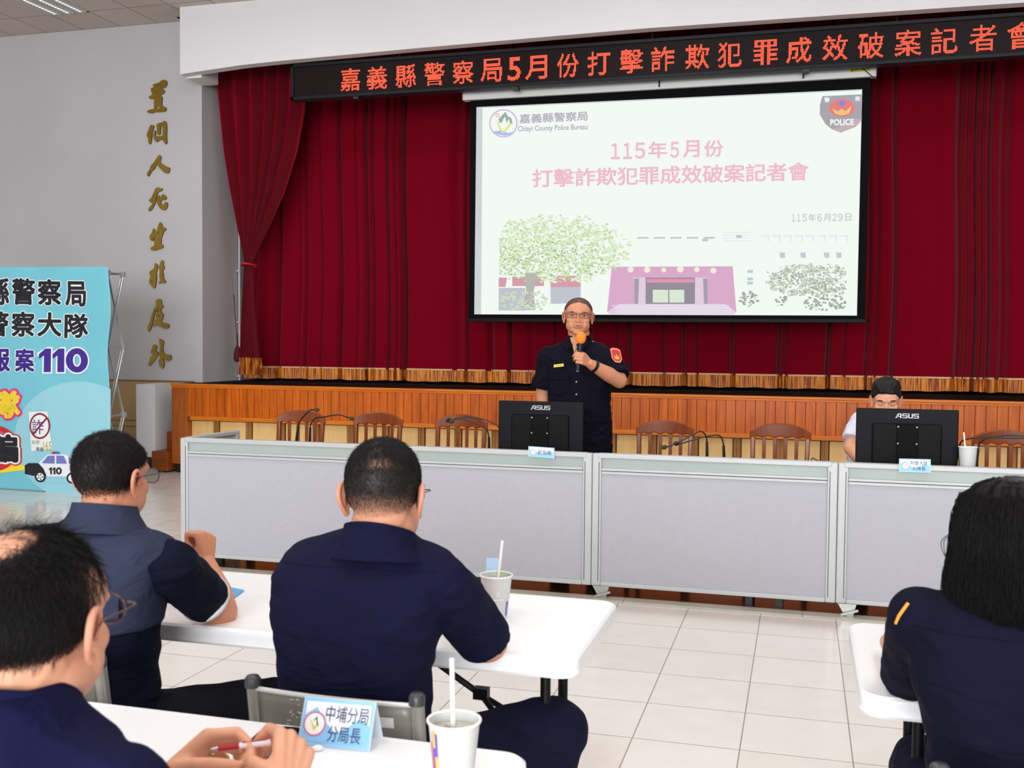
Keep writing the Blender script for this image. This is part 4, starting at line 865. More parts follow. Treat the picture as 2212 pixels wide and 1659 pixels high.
# ------------------------------------------------------------------ gooseneck microphones
MIC = mat('mic_black', rgb(20, 20, 22), .4); FOAM = mat('mic_foam', rgb(62, 58, 30), .9, bump=.5, bscale=400); FOAMK = mat('mic_foam_black', rgb(24, 24, 24), .9)
def catm(P, n=6):
    out = []
    for i in range(len(P) - 1):
        a, b, c, d = P[max(i - 1, 0)], P[i], P[i + 1], P[min(i + 2, len(P) - 1)]
        for k in range(n):
            t = k / n; out.append(.5 * ((2 * b) + (c - a) * t + (2 * a - 5 * b + 4 * c - d) * t * t + (3 * b - a - 3 * c + d) * t ** 3))
    return out + [P[-1]]
def goose(pts, label, Y=6.3, foam=None, dy=-.1):
    P = [aty(px, py, Y + dy * i / len(pts)) for i, (px, py) in enumerate(pts)]
    P[0] = Vector((P[0].x, P[0].y, .765)) if P[0].z < .9 else P[0]
    t = thing('gooseneck_microphone', label, 'microphone', (P[0].x, P[0].y, .74), 'gooseneck microphones on the speakers desks')
    f = MB(); f.lathe([(.05, 0), (.052, .012), (.03, .025), (.012, .03)], (P[0].x, P[0].y, .74), 20); f.build('base', MIC, t, smooth=40)
    f = MB(); f.tube([P[0], P[0] + (P[1] - P[0]) * .98], [.011, .008], 10); f.build('grip', MIC, t, smooth=40)
    f = MB(); f.tube(catm(P[:-1] + [P[-1]]), .0045, 8); f.build('neck', MIC, t, smooth=60)
    if foam:
        d = (P[-1] - P[-2]).normalized(); R = d.to_track_quat('Z', 'Y').to_matrix(); f = MB(); f.ell(P[-1], (.014, .014, .019), R, 16, 10); f.build('foam_tip', foam, t, smooth=180)
goose([(638, 954), (644, 921), (652, 904), (669, 887), (676, 885), (685, 885)], 'gooseneck microphone with its tip raised before the leftmost chair', foam=FOAM)
goose([(669, 954), (670, 923), (681, 904), (699, 901), (730, 896), (750, 901), (760, 904)], 'gooseneck microphone bending right between the two leftmost chairs', foam=FOAM)
goose([(1057, 968), (1056, 943), (1046, 923), (1016, 909), (995, 904), (984, 905), (976, 910)], 'gooseneck microphone bending left before the third chair, olive foam tip', foam=FOAM)
goose([(1092, 968), (1082, 930), (1054, 909), (1016, 901), (992, 903), (980, 905), (969, 908)], 'gooseneck microphone bending left out from behind the left monitor, black tip', foam=FOAMK, Y=6.36)
goose([(1528, 985), (1527, 953), (1522, 937), (1513, 932), (1500, 937), (1472, 952), (1448, 963), (1435, 966)], 'gooseneck microphone reaching farthest left right of the standing man', foam=FOAM)
goose([(1565, 985), (1563, 961), (1557, 944), (1548, 940), (1530, 942), (1504, 948), (1475, 957), (1461, 958)], 'gooseneck microphone with its base farther right, right of the standing man', foam=FOAMK, Y=6.4)
goose([(2106, 1004), (2113, 968), (2122, 952), (2140, 945), (2175, 946), (2220, 947), (2250, 951)], 'gooseneck microphone beside the paper cup at the right, curving out of frame', foam=FOAM)
goose([(2060, 1003), (2072, 965), (2080, 952), (2103, 946), (2150, 943), (2189, 940), (2240, 945)], 'gooseneck microphone curving out from behind the right monitor', foam=FOAMK, Y=6.38)
f = MB(); c = [aty(a, b, 6.1) for a, b in [(1753, 995), (1753, 991), (1756, 989), (1760, 992), (1765, 994), (1769, 995)]]; f.tube([Vector((p.x, p.y, p.z)) for p in c] + [Vector((c[-1].x + .01, 6.12, .745))], .0035, 6)
f.tube([(c[0].x, c[0].y, c[0].z), (c[0].x, 6.1, .745)], .003, 6)
tag(f.build('microphone_cable', MIC, None, smooth=40), 'small black cable loop peeping over the partition left of the man in white', 'cable')

# ------------------------------------------------------------------ name cards
CB = mat('card_blue', rgb(150, 200, 240), .5); CW = mat('card_white', rgb(238, 243, 250), .5); CI = mat('card_ink', rgb(52, 56, 92), .6); CPL = mat('card_acrylic', rgb(214, 226, 236), .25)
LGW = mat('card_logo_white', rgb(246, 246, 240), .5); LGR = mat('card_logo_ring', rgb(206, 120, 170), .5); LGY = mat('card_logo_yellow', rgb(226, 210, 60), .5); LGG = mat('card_logo_green', rgb(50, 120, 70), .5)
def card(BL, BR_, H_, lean, lines, label, Wv=None, group='blue name cards'):
    """tent card: BL, BR_ bottom corners of the front face; leans back by `lean`"""
    BL, BR_ = Vector(BL), Vector(BR_); u = (BR_ - BL).normalized(); W = (BR_ - BL).length; back = Vector((-u.y, u.x, 0)).normalized()
    v = (Z_ * math.cos(lean) + back * math.sin(lean)); n = u.cross(v); n = -n if n.dot(back) > 0 else n
    t = thing('name_card', label, 'name card', tuple((BL + BR_) / 2), group)
    def P(a, b, k): return BL + u * (a * W) + v * (b * H_) + n * (.0005 + .0004 * k)
    f = MB(); f.add([BL, BR_, BR_ + v * H_, BL + v * H_, BL - n * .002, BR_ - n * .002, BR_ + v * H_ - n * .002, BL + v * H_ - n * .002], [(0, 1, 2, 3), (7, 6, 5, 4), (0, 4, 5, 1), (1, 5, 6, 2), (2, 6, 7, 3), (3, 7, 4, 0)])
    v2 = Vector((0, 0, -1)) * math.cos(lean) + back * math.sin(lean); T0 = BL + v * H_; T1 = BR_ + v * H_
    f.add([T0 - n * .002, T1 - n * .002, T1 - n * .002 + v2 * H_, T0 - n * .002 + v2 * H_], [(0, 1, 2, 3)]); f.build('card_body', CPL, t)
    f = MB(); f.quad([P(.01, .01, 0), P(.99, .01, 0), P(.99, .99, 0), P(.01, .99, 0)]); f.build('card_border', CB, t, fixn=False)
    f = MB(); f.quad([P(.05, .09, 1), P(.95, .09, 1), P(.95, .91, 1), P(.05, .91, 1)]); f.build('card_face', CW, t, fixn=False)
    f = MB()
    pw = [(.05, .62), (.2, .8), (.35, .5), (.5, .3), (.65, .42), (.8, .62), (.95, .5), (.95, .09), (.05, .09)]
    f.quad([P(a, b, 2) for a, b in pw]); f.build('card_wave', mat('card_wave_blue', rgb(138, 196, 240), .5), t, fixn=False)
    f = MB(); ar = W / H_
    c = lambda r, k, cx_=.2, cy_=.45: [P(cx_ + r * math.cos(q) / ar, cy_ + r * math.sin(q), k) for q in [2 * PI * i / 24 for i in range(24)]]
    f.quad(c(.26, 3)); f.build('card_logo_ring', LGR, t, fixn=False)
    f = MB(); f.quad(c(.22, 4)); f.build('card_logo_disc', LGW, t, fixn=False)
    f = MB(); f.quad([P(.2 + a / ar, .45 + b, 5) for a, b in [(-.12, .1), (0, -.14), (.12, .02), (.04, -.02), (0, -.06), (-.05, .02)]]); f.build('card_logo_leaf', LGY, t, fixn=False)
    f = MB(); f.quad([P(.2 + a / ar, .45 + b, 6) for a, b in [(-.04, .05), (.04, .16), (.08, .0), (.1, -.06), (.05, .0), (.03, .1)]]); f.build('card_logo_hill', LGG, t, fixn=False)
    f = MB()
    for (s, a0, b0, a1, b1) in lines:
        vs, fs, Wt = text_geo(s, .0); f.add([P(a0 + (a1 - a0) * x / Wt, b0 + (b1 - b0) * y, 7) for x, y in vs], fs)
    f.build('card_text', CI, t, fixn=False)
    return t
a = atz(642, 1608, .741); b = atz(798, 1624, .741)
card(a, b, .088, math.radians(24), [('中埔分局', .34, .52, .93, .86), ('分局長', .40, .12, .86, .44)], 'blue and white name card on the foreground table beside the phone')
a = aty(1141, 986, 5.93); b = aty(1197, 990, 5.93); card((a.x, 5.925, a.z), (b.x, 5.925, b.z), .062, math.radians(8), [('副局長', .38, .28, .9, .7)], 'small blue name card on the partition rail below the left monitor')
a = aty(1942, 1019, 5.93); b = aty(2010, 1021, 5.93); card((a.x, 5.925, a.z), (b.x, 5.925, b.z), .072, math.radians(8), [('刑警大隊', .36, .52, .9, .84), ('大隊長', .42, .14, .84, .44)], 'small blue name card on the partition rail below the right monitor')

# ------------------------------------------------------------------ folding tables
TW = mat('table_white', rgb(248, 249, 251), .35, bump=.06, bscale=500); TL_ = mat('table_leg_black', rgb(10, 10, 11), .45, spec=.25)
def folding_table(x0, x1, y0, y1, label, legx):
    t = thing('folding_table', label, 'table', ((x0 + x1) / 2, (y0 + y1) / 2, 0), 'white plastic folding tables')
    def rr(ins, z, r):
        pts = []
        for cx_, cy_, a0 in ((x1 - ins - r, y1 - ins - r, 0), (x0 + ins + r, y1 - ins - r, 90), (x0 + ins + r, y0 + ins + r, 180), (x1 - ins - r, y0 + ins + r, 270)):
            for k in range(9): an = math.radians(a0 + k * 11.25); pts.append((cx_ + r * math.cos(an), cy_ + r * math.sin(an), z))
        return pts
    f = MB(); f.loft([rr(.012, .69, .045), rr(.003, .693, .05), rr(0, .70, .052), rr(.004, .712, .05), rr(.002, .722, .05), rr(.003, .734, .05), rr(.010, .74, .045)]); f.build('table_top', TW, t, smooth=35)
    yn, yf = y0 + .11, y0 + .31
    for s, lx in zip((-1, 1), legx):
        for yy in (yn, yf):
            f = MB(); f.tube([(lx, yy, .695), (lx, yy, .015)], .0135, 12); f.build('leg', TL_, t, smooth=40)
            f = MB(); f.tube([(lx, yy, .02), (lx, yy, 0)], .017, 12); f.build('foot', TL_, t, smooth=40)
        f = MB(); f.bar((lx, yn, .2), (lx, yf, .2), .02, .014); f.bar((lx, yn, .68), (lx, yf, .68), .025, .02); f.build('cross_bar', TL_, t)
        ix = lx - s * .42; ym = (yn + yf) / 2
        f = MB(); m_ = (lx - s * .2, ym, .56); f.tube([(ix, ym, .69), m_], .009, 8); f.box(m_[0] - .02, m_[1] - .013, m_[2] - .01, m_[0] + .02, m_[1] + .013, m_[2] + .02)
        f.tube([m_, (lx - s * .06, yn + .02, .45), (lx, yn, .44)], .008, 8); f.tube([m_, (lx - s * .06, yf - .02, .45), (lx, yf, .44)], .008, 8); f.build('brace', TL_, t, smooth=40)
folding_table(-2.32, -.505, 2.39, 3.0, 'white folding table shared by the two men in the second row', (-2.2, -.607))
folding_table(-2.28, -.465, 1.23, 1.83, 'white folding table in the foreground with the name card on it', (-2.12, -.62))
folding_table(.135, 1.95, 2.34, 2.975, 'white folding table at the right in front of the woman', (.268, 1.8))

# ------------------------------------------------------------------ grey folding chairs
STL = mat('chair_steel', rgb(150, 148, 140), .35, metal=.35, var=.1, vscale=12); SHT = mat('chair_sheet', rgb(122, 120, 112), .4, metal=.2, var=.1, vscale=14); CAPK = mat('chair_cap', rgb(58, 58, 60), .35)
def folding_chair(marks=False):
    t = thing('folding_chair', 'x', 'chair', (0, 0, 0), 'grey steel folding chairs')
    wd = .182; zt = .8
    for s in (-1, 1):
        f = MB(); f.tube([(s * wd, 0, zt - .01), (s * wd, .03, .6), (s * wd, .12, .44), (s * (wd + .01), .42, .01)], [.0145, .0145, .0145, .0135], 12); f.build('post', STL, t, smooth=50)
        f = MB(); f.lathe([(.0165, -.012), (.0165, .006), (.012, .012), (.001, .013)], (s * wd, -.001, zt - .008), 14); f.build('post_cap', CAPK, t, smooth=50)
        f = MB(); f.tube([(s * (wd - .02), .44, .43), (s * (wd - .02), .05, .01)], .0115, 10); f.build('rear_leg', STL, t, smooth=50)
    n = 14; vs = []
    for j, (z, yy) in enumerate([(zt - .005 - .018, .0), (zt - .05, .004), (zt - .13, .016), (zt - .16, .02)]):
        for i in range(n + 1):
            u = -1 + 2 * i / n; vs.append((u * (wd - .006), yy - .012 * (1 - u * u) + .0, z))
    f = MB(); f.add(vs, [(j * (n + 1) + i, j * (n + 1) + i + 1, (j + 1) * (n + 1) + i + 1, (j + 1) * (n + 1) + i) for j in range(3) for i in range(n)])
    o = f.build('backrest', SHT, t, smooth=60, fixn=False); md = o.modifiers.new('thick', 'SOLIDIFY'); md.thickness = .004
    f = MB(); f.tube([(u * (wd - .004), -.002 - .012 * (1 - u * u), zt - .022) for u in [-1 + 2 * k / 14 for k in range(15)]], .0055, 8); f.build('top_roll', mat('chair_roll', rgb(206, 206, 202), .3, metal=.3), t, smooth=60)
    f = MB(); f.loft([[(-wd + .02, .09, .43), (wd - .02, .09, .43), (wd - .02, .44, .43), (-wd + .02, .44, .43)], [(-wd + .01, .08, .445), (wd - .01, .08, .445), (wd - .01, .45, .445), (-wd + .01, .45, .445)]]); f.build('seat', SHT, t, bevel=.008)
    if marks:
        yb = -.045
        f = MB()
        def BP2(x, z, k=0): u = x / wd; return (x, .0 + .02 * (zt - .02 - z) / .14 - .012 * (1 - u * u) - .006, z)
        f.quad([BP2(.072, .728), BP2(.135, .728), BP2(.135, .75), BP2(.072, .75)]); f.build('sticker', mat('sticker_grey', rgb(196, 196, 196), .5), t, fixn=False)
        r2 = random.Random(5); f = MB()
        for k in range(16):
            x, z = r2.gauss(-.085, .013), r2.gauss(.735, .014); l = r2.uniform(.004, .012); f.quad([BP2(x, z), BP2(x + l, z + .001), BP2(x + l * .8, z + .003), BP2(x, z + .0025)])
        f.build('worn_paint', mat('worn_mark', rgb(200, 200, 192), .6), t, fixn=False)
    return t
a = aty(540, 1468, 1.9); b = aty(908, 1508, 1.9)
fc = folding_chair(True); fc.location = ((a.x + b.x) / 2, 1.9, 0); fc['label'] = 'grey folding chair of the man in the middle, sticker and worn paint on its back'
fc0 = folding_chair(False); p = aty(2031, 1640, 1.83); fc0.location = (p.x + .182, 1.83, 0.0); fc0['label'] = 'grey folding chair behind the woman at the bottom right corner'
fc1 = copy_tree(fc0); fc1.location = (-1.66, 1.93, 0); fc1['label'] = 'grey folding chair behind the man in the vest'; fc1.rotation_euler = (0, 0, -.05)
for o in (fc0,): pass

# ------------------------------------------------------------------ paper cups
CUP = mat('cup_paper', rgb(208, 210, 208), .45); CUPR = mat('cup_rim', rgb(240, 241, 238), .4); TEA = mat('cup_tea', rgb(190, 186, 172), .08); STRW = mat('straw_white', rgb(240, 240, 232), .4)
PR = [mat('cup_orange', rgb(244, 104, 40), .5), mat('cup_purple', rgb(112, 80, 190), .5), mat('cup_yellow', rgb(246, 196, 60), .5), mat('cup_pink', rgb(220, 80, 120), .5), mat('cup_dark', rgb(50, 50, 60), .5)]
def cup(pos, label, straw_top, prints, rt=.0435, rb=.031, h=.125, leaf=False, rot=0.0, logo=False):
    x, y, z = pos; t = thing('paper_cup', label, 'cup', pos, 'white paper cups with straws')
    f = MB(); f.lathe([(rb - .002, .003), (rb, 0), (rt, h - .004), (rt - .0015, h - .004), (rb - .002, .006), (.0005, .006)], pos, 40); f.build('cup_body', CUP, t, smooth=50)
    f = MB(); f.tube([(x + (rt + .001) * math.cos(q), y + (rt + .001) * math.sin(q), z + h - .002) for q in [2 * PI * k / 40 for k in range(41)]], .0025, 8, cap=False); f.build('rim', CUPR, t, smooth=180)
    f = MB(); f.lathe([(rt - .004, 0), (.0005, .0001)], (x, y, z + h - .018), 32); f.build('drink', TEA, t)
    r3 = random.Random(8); f = MB()
    for k in range(6): f.ell((x + r3.uniform(-.02, .02), y + r3.uniform(-.02, .02), z + h - .017), (.009, .008, .004), Matrix.Rotation(r3.uniform(0, 3), 3, 'Z'), 10, 6)
    f.build('ice', mat('ice', rgb(214, 216, 206), .1, trans=.3), t, smooth=180)
    f = MB(); sx, sy, sz = straw_top; f.tube([(x + (-.2) * (sx - x), y + (-.2) * (sy - y), z + .02), (sx, sy, sz)], .0042, 12); f.build('straw', STRW, t, smooth=60)
    if leaf: f = MB(); f.ell((x + .014, y + .018, z + h + .001), (.024, .009, .0015), Matrix.Rotation(-.3, 3, 'Z'), 14, 6); f.build('green_lid_tab', mat('tab_green', rgb(150, 176, 110), .5), t, smooth=60)
    def patch(a0, a1, z0, z1, m, k=0, sk=0.0):
        f = MB(); n = 6; vs = []
        for zz_, dz in ((z0, 0), (z1, sk)):
            rr_ = rb + (rt - rb) * zz_ / h + .0006 + .0002 * k
            for i in range(n + 1): an = math.radians(a0 + (a1 - a0) * i / n + dz + rot); vs.append((x + rr_ * math.cos(an), y + rr_ * math.sin(an), z + zz_))
        f.add(vs, [(i, i + 1, n + 2 + i, n + 1 + i) for i in range(n)]); f.build('print', m, t, fixn=False)
    for k, pr in enumerate(prints): patch(pr[0], pr[1], pr[2], pr[3], PR[pr[4]] if pr[4] >= 0 else CUPR, k, pr[5] if len(pr) > 5 else 0)
    if logo:
        f = MB(); an = math.radians(-88 + rot); rr_ = rb + (rt - rb) * .6 + .001
        c_ = Vector((x + rr_ * math.cos(an), y + rr_ * math.sin(an), z + .072)); u_ = Vector((-math.sin(an), math.cos(an), 0)); n_ = 20
        for k in range(n_):
            q0, q1 = 2 * PI * k / n_, 2 * PI * (k + 1) / n_
            f.quad([c_ + u_ * .005 * math.cos(q0) + Z_ * .007 * math.sin(q0), c_ + u_ * .005 * math.cos(q1) + Z_ * .007 * math.sin(q1), c_ + u_ * .003 * math.cos(q1) + Z_ * .005 * math.sin(q1), c_ + u_ * .003 * math.cos(q0) + Z_ * .005 * math.sin(q0)])
        f.build('print', CUPR, t, fixn=False)
        f = MB(); f.quad([c_ + u_ * a_ + Z_ * b_ for a_, b_ in ((-.014, -.016), (.014, -.016), (.014, -.013), (-.014, -.013))]); f.build('print', CUPR, t, fixn=False)
c = atz(981, 1555, .74 + .123)
st_ = aty(976, 1422, c.y + .0)
cup((c.x, c.y, .74), 'paper cup with straw beside the name card on the foreground table', (st_.x, st_.y, st_.z), [(-150, -130, .01, .11, 1, 3), (-160, -150, .015, .09, 0), (-148, -138, .0, .05, 3), (-138, -128, .03, .07, 2), (-142, -134, .085, .115, 2), (-128, -122, .005, .04, 0), (-78, -50, .008, .034, 0), (-52, -30, .0, .03, 4), (-50, -40, .0, .018, 3), (-58, -50, .0, .012, 2), (-112, -96, .06, .09, -1), (-108, -88, .01, .032, -1)], rot=14)
c = atz(1072, 1242, .74 + .118); st_ = aty(1085, 1168, c.y)
cup((c.x, c.y, .74), 'paper cup with straw and green tab on the second-row table', (st_.x, st_.y, st_.z), [(-128, -112, .006, .03, 0), (-100, -84, .006, .024, 4), (-115, -105, .0, .012, 3), (-96, -86, .0, .01, 1), (-84, -74, .0, .008, 0), (-45, -35, .01, .05, 1)], leaf=True, h=.12, logo=True, rot=22)
c = aty(2091, 965, 6.12); st_ = aty(2082, 934, 6.12)
cup((c.x, 6.12, .74), 'paper cup with straw right of the right monitor behind the partition', (st_.x, st_.y, st_.z), [(-52, -36, .04, .1, 1), (-50, -40, .02, .07, 4), (-120, -112, .02, .06, 0)], h=c.z - .74, rt=.047, rb=.033, logo=True)
# ------------------------------------------------------------------ small things on the tables
p1_, p2_, p3_ = atz(575, 1573, .742), atz(640, 1578, .742), atz(512, 1640, .742)
u_ = (p2_ - p1_).normalized(); v_ = Vector((-u_.y, u_.x, 0)); pc = p1_ + u_ * .036 - v_ * .075; pc.z = .745
t = thing('smartphone', 'black smartphone lying on the foreground table behind the hands', 'phone', (pc.x, pc.y, .74))
f = MB(); f.obox(pc, u_, v_, Z_, .037, .075, .0045); f.build('phone_body', mat('phone_black', rgb(24, 26, 32), .2), t, bevel=.004)
f = MB(); f.obox(pc + Z_ * .0048, u_, v_, Z_, .034, .072, .0003); f.build('phone_glass', mat('phone_glass', rgb(30, 34, 40), .05, spec=.8), t)
c = atz(686, 1616, .745); f = MB(); f.ell((c.x, c.y, .745), (.011, .008, .0055), Matrix.Rotation(.4, 3, 'Z'), 16, 10)
tag(f.build('eraser', mat('eraser_white', rgb(240, 240, 238), .5), smooth=60), 'small white eraser in front of the name card on the table', 'eraser')
pts = [atz(a, b, .7415) for a, b in [(470, 1278), (498, 1271), (527, 1277), (508, 1291), (480, 1300)]]
f = MB(); f.add([tuple(p) for p in pts] + [(p.x, p.y, .7455) for p in pts], [(4, 3, 2, 1, 0), (5, 6, 7, 8, 9)] + [(i, (i + 1) % 5, 5 + (i + 1) % 5, 5 + i) for i in range(5)])
tag(f.build('blue_card', mat('paper_blue', rgb(90, 170, 222), .5)), 'light blue card lying on the table by the arm of the vest man', 'card')
p = atz(1043, 1290, .741); f = MB(); f.obox((p.x, p.y + .1, .79), X_, Z_, Y_, .02, .048, .002)
tag(f.build('blue_card', mat('paper_blue2', rgb(176, 206, 236), .5)), 'pale blue card standing behind the cup on the second-row table', 'card')
# ================================================================== PEOPLE
from mathutils.bvhtree import BVHTree
o_geo = {}
CH = {}; NK = {}
def A(px, py, y): return aty(px, py, y)
def remesh(mb, vox, it=3, fac=.5):
    me = bpy.data.meshes.new('tmp'); me.from_pydata([tuple(v) for v in mb.v], [], mb.f); me.validate()
    o = bpy.data.objects.new('tmp', me); COL.objects.link(o)
    r = o.modifiers.new('r', 'REMESH'); r.mode = 'VOXEL'; r.voxel_size = vox; r.adaptivity = 0
    if it: s = o.modifiers.new('s', 'SMOOTH'); s.factor = fac; s.iterations = it
    dg = bpy.context.evaluated_depsgraph_get(); dg.update()
    m2 = bpy.data.meshes.new_from_object(o.evaluated_get(dg))
    n = len(m2.vertices); V = np.empty(n * 3); m2.vertices.foreach_get('co', V); V = V.reshape(-1, 3)
    F = [tuple(p.vertices) for p in m2.polygons]
    bpy.data.objects.remove(o); bpy.data.meshes.remove(me); bpy.data.meshes.remove(m2)
    return V, F
def vnormals(V, F):
    N = np.zeros_like(V); Fa = np.array([f[:4] if len(f) >= 4 else (f[0], f[1], f[2], f[2]) for f in F])
    d1 = V[Fa[:, 2]] - V[Fa[:, 0]]; d2 = V[Fa[:, 3]] - V[Fa[:, 1]]; nn = np.cross(d1, d2)
    for k in range(4): np.add.at(N, Fa[:, k], nn)
    return N / (np.linalg.norm(N, axis=1, keepdims=True) + 1e-12), Fa
def sst(x, a, b):
    t = np.clip((x - a) / (b - a), 0, 1); return t * t * (3 - 2 * t)
def mesh_from(name, V, F, m, parent, col=None, smooth=True):
    me = bpy.data.meshes.new(name)
    off = np.array(parent.location) if parent is not None else 0
    me.from_pydata((V - off).tolist(), [], F); me.materials.append(m)
    if smooth: me.polygons.foreach_set('use_smooth', [True] * len(me.polygons))
    if col is not None:
        a = me.color_attributes.new('tone', 'FLOAT_COLOR', 'POINT'); a.data.foreach_set('color', col.astype(np.float32).ravel())
    me.update(); o = bpy.data.objects.new(name, me); COL.objects.link(o); o.parent = parent; return o
def skin_mat(name, skin, red, hair, hscale=900):
    m = bpy.data.materials.new(name); m.use_nodes = True; nt = m.node_tree; N = nt.nodes; L = nt.links
    b = N['Principled BSDF']; b.inputs['Roughness'].default_value = .5; b.inputs['Specular IOR Level'].default_value = .35
    b.inputs['Subsurface Weight'].default_value = .12; b.inputs['Subsurface Radius'].default_value = (.012, .005, .003); b.inputs['Subsurface Scale'].default_value = 1.0
    at = N.new('ShaderNodeAttribute'); at.attribute_name = 'tone'; sp = N.new('ShaderNodeSeparateColor'); L.new(at.outputs['Color'], sp.inputs[0])
    tc = N.new('ShaderNodeTexCoord'); n0 = N.new('ShaderNodeTexNoise'); n0.inputs['Scale'].default_value = 35; n0.inputs['Detail'].default_value = 4; L.new(tc.outputs['Object'], n0.inputs['Vector'])
    mr = N.new('ShaderNodeMapRange'); mr.inputs[3].default_value = -.25; mr.inputs[4].default_value = .35; L.new(n0.outputs['Fac'], mr.inputs[0])
    ad = N.new('ShaderNodeMath'); L.new(sp.outputs['Green'], ad.inputs[0]); L.new(mr.outputs[0], ad.inputs[1]); ad.use_clamp = True
    mx = N.new('ShaderNodeMix'); mx.data_type = 'RGBA'; mx.inputs[6].default_value = skin; mx.inputs[7].default_value = red; L.new(ad.outputs[0], mx.inputs[0])
    n1 = N.new('ShaderNodeTexNoise'); n1.inputs['Scale'].default_value = hscale; n1.inputs['Detail'].default_value = 2; L.new(tc.outputs['Object'], n1.inputs['Vector'])
    # hair cover: density attribute pushed through fine noise
    m1 = N.new('ShaderNodeMath'); m1.operation = 'MULTIPLY_ADD'; m1.inputs[1].default_value = 1.7; L.new(sp.outputs['Red'], m1.inputs[0])
    m0 = N.new('ShaderNodeMath'); m0.operation = 'SUBTRACT'; m0.inputs[1].default_value = .85; L.new(n1.outputs['Fac'], m0.inputs[0]); L.new(m0.outputs[0], m1.inputs[2]); m1.use_clamp = True
    mh = N.new('ShaderNodeMix'); mh.data_type = 'RGBA'; L.new(m1.outputs[0], mh.inputs[0]); L.new(mx.outputs[2], mh.inputs[6]); mh.inputs[7].default_value = hair
    L.new(mh.outputs[2], b.inputs['Base Color'])
    bp = N.new('ShaderNodeBump'); bp.inputs['Strength'].default_value = .12; bp.inputs['Distance'].default_value = .002; L.new(n1.outputs['Fac'], bp.inputs['Height']); L.new(bp.outputs[0], b.inputs['Normal'])
    return m
HAIRM = mat('hair_black', rgb(22, 19, 19), .6, spec=.25)

def head_shapes(mb, T, sc=1.0):
    """T: Matrix placing head-local (x right, y forward, z up) into the world"""
    R = T.to_3x3()
    def E(c, r): mb.ell(T @ Vector(c), [q * sc for q in r], R / sc if False else R.normalized(), 28, 18)
    def K(p, r0, q, r1): mb.cap(T @ Vector(p), r0 * sc, T @ Vector(q), r1 * sc)
    E((0, -.018, .03), (.076, .098, .088)); E((0, .03, .035), (.066, .062, .062)); E((0, .03, -.03), (.060, .062, .075))
    for s in (-1, 1):
        E((s * .036, .008, -.058), (.028, .05, .036)); E((s * .040, .054, -.024), (.022, .027, .026)); E((s * .03, .056, -.052), (.024, .027, .03))
        E((s * .0095, .095, -.034), (.0068, .008, .0055)); K((s * .012, .088, .024), .009, (s * .045, .074, .026), .009)
    for s in (-1, 1): E((s * .033, .036, -.05), (.031, .04, .042)); E((s * .03, .022, -.068), (.028, .05, .034))
    E((0, .04, -.078), (.044, .046, .034)); E((0, .066, -.098), (.024, .018, .017)); E((0, .082, -.058), (.026, .018, .02))
    K((0, .083, .012), .0065, (0, .100, -.026), .0078); E((0, .102, -.030), (.0085, .0085, .0075))
    E((0, .096, -.054), (.019, .007, .004)); E((0, .094, -.064), (.017, .008, .0045))
def ear_geo(T, s, sc=1.0, wide=1.0):
    """fine ear on side s (+1 right)"""
    mb = MB(); R = T.to_3x3().normalized()
    def Pn(a, b, c): return T @ Vector((s * (.071 * wide + a * .72), -.012 + b, -.008 + c))
    hel = [(.004, .012, -.004), (.007, .014, .012), (.011, .008, .026), (.016, -.006, .032), (.02, -.02, .026), (.021, -.026, .01), (.017, -.022, -.008), (.011, -.012, -.022), (.007, -.002, -.03), (.005, .006, -.026)]
    pts = catm([Pn(*h) for h in hel], 5); n = len(pts)
    mb.tube(pts, [sc * (.0038 + .0014 * math.sin(PI * i / n)) for i in range(n)], 10)
    mb.tube(catm([Pn(.008, .002, .018), Pn(.014, -.010, .02), Pn(.015, -.016, .008), Pn(.011, -.013, -.006), Pn(.008, -.004, -.014)], 5), .0034 * sc, 8)
    Rl = R @ Matrix.Rotation(s * .5, 3, 'Z'); mb.ell(Pn(.006, -.006, .003), (.0035 * sc, .02 * sc, .028 * sc), Rl, 20, 12)
    mb.ell(Pn(.007, .001, -.028), (.005 * sc, .009 * sc, .009 * sc), Rl, 16, 10); mb.ell(Pn(.004, .013, -.004), (.005 * sc, .004 * sc, .006 * sc), R, 12, 8)
    return remesh(mb, .0014 * sc, 3)
def sculpt_face(V, T, sc, wide=1.0):
    Ti = np.array(T.inverted()); L = V @ Ti[:3, :3].T + Ti[:3, 3]; D = np.zeros_like(L)
    for s in (-1, 1):
        q = (L - np.array([s * .032, .09, .006])) / np.array([.02, .03, .012]); g = np.exp(-(q ** 2).sum(1)); D[:, 1] -= .011 * g
        q = (L - np.array([s * .03, .09, -.052])) / np.array([.01, .03, .022]); D[:, 1] -= .003 * np.exp(-(q ** 2).sum(1))
    q = (L - np.array([0, .105, -.0585])) / np.array([.022, .03, .0022]); D[:, 1] -= .004 * np.exp(-(q ** 2).sum(1))
    q = (L - np.array([0, .09, -.078])) / np.array([.03, .03, .006]); D[:, 1] -= .003 * np.exp(-(q ** 2).sum(1))
    L2 = L + D; L2[:, 0] *= 1 + (wide - 1) * sst(L[:, 2], -.16, -.1); Tm = np.array(T); return L2 @ Tm[:3, :3].T + Tm[:3, 3], L2

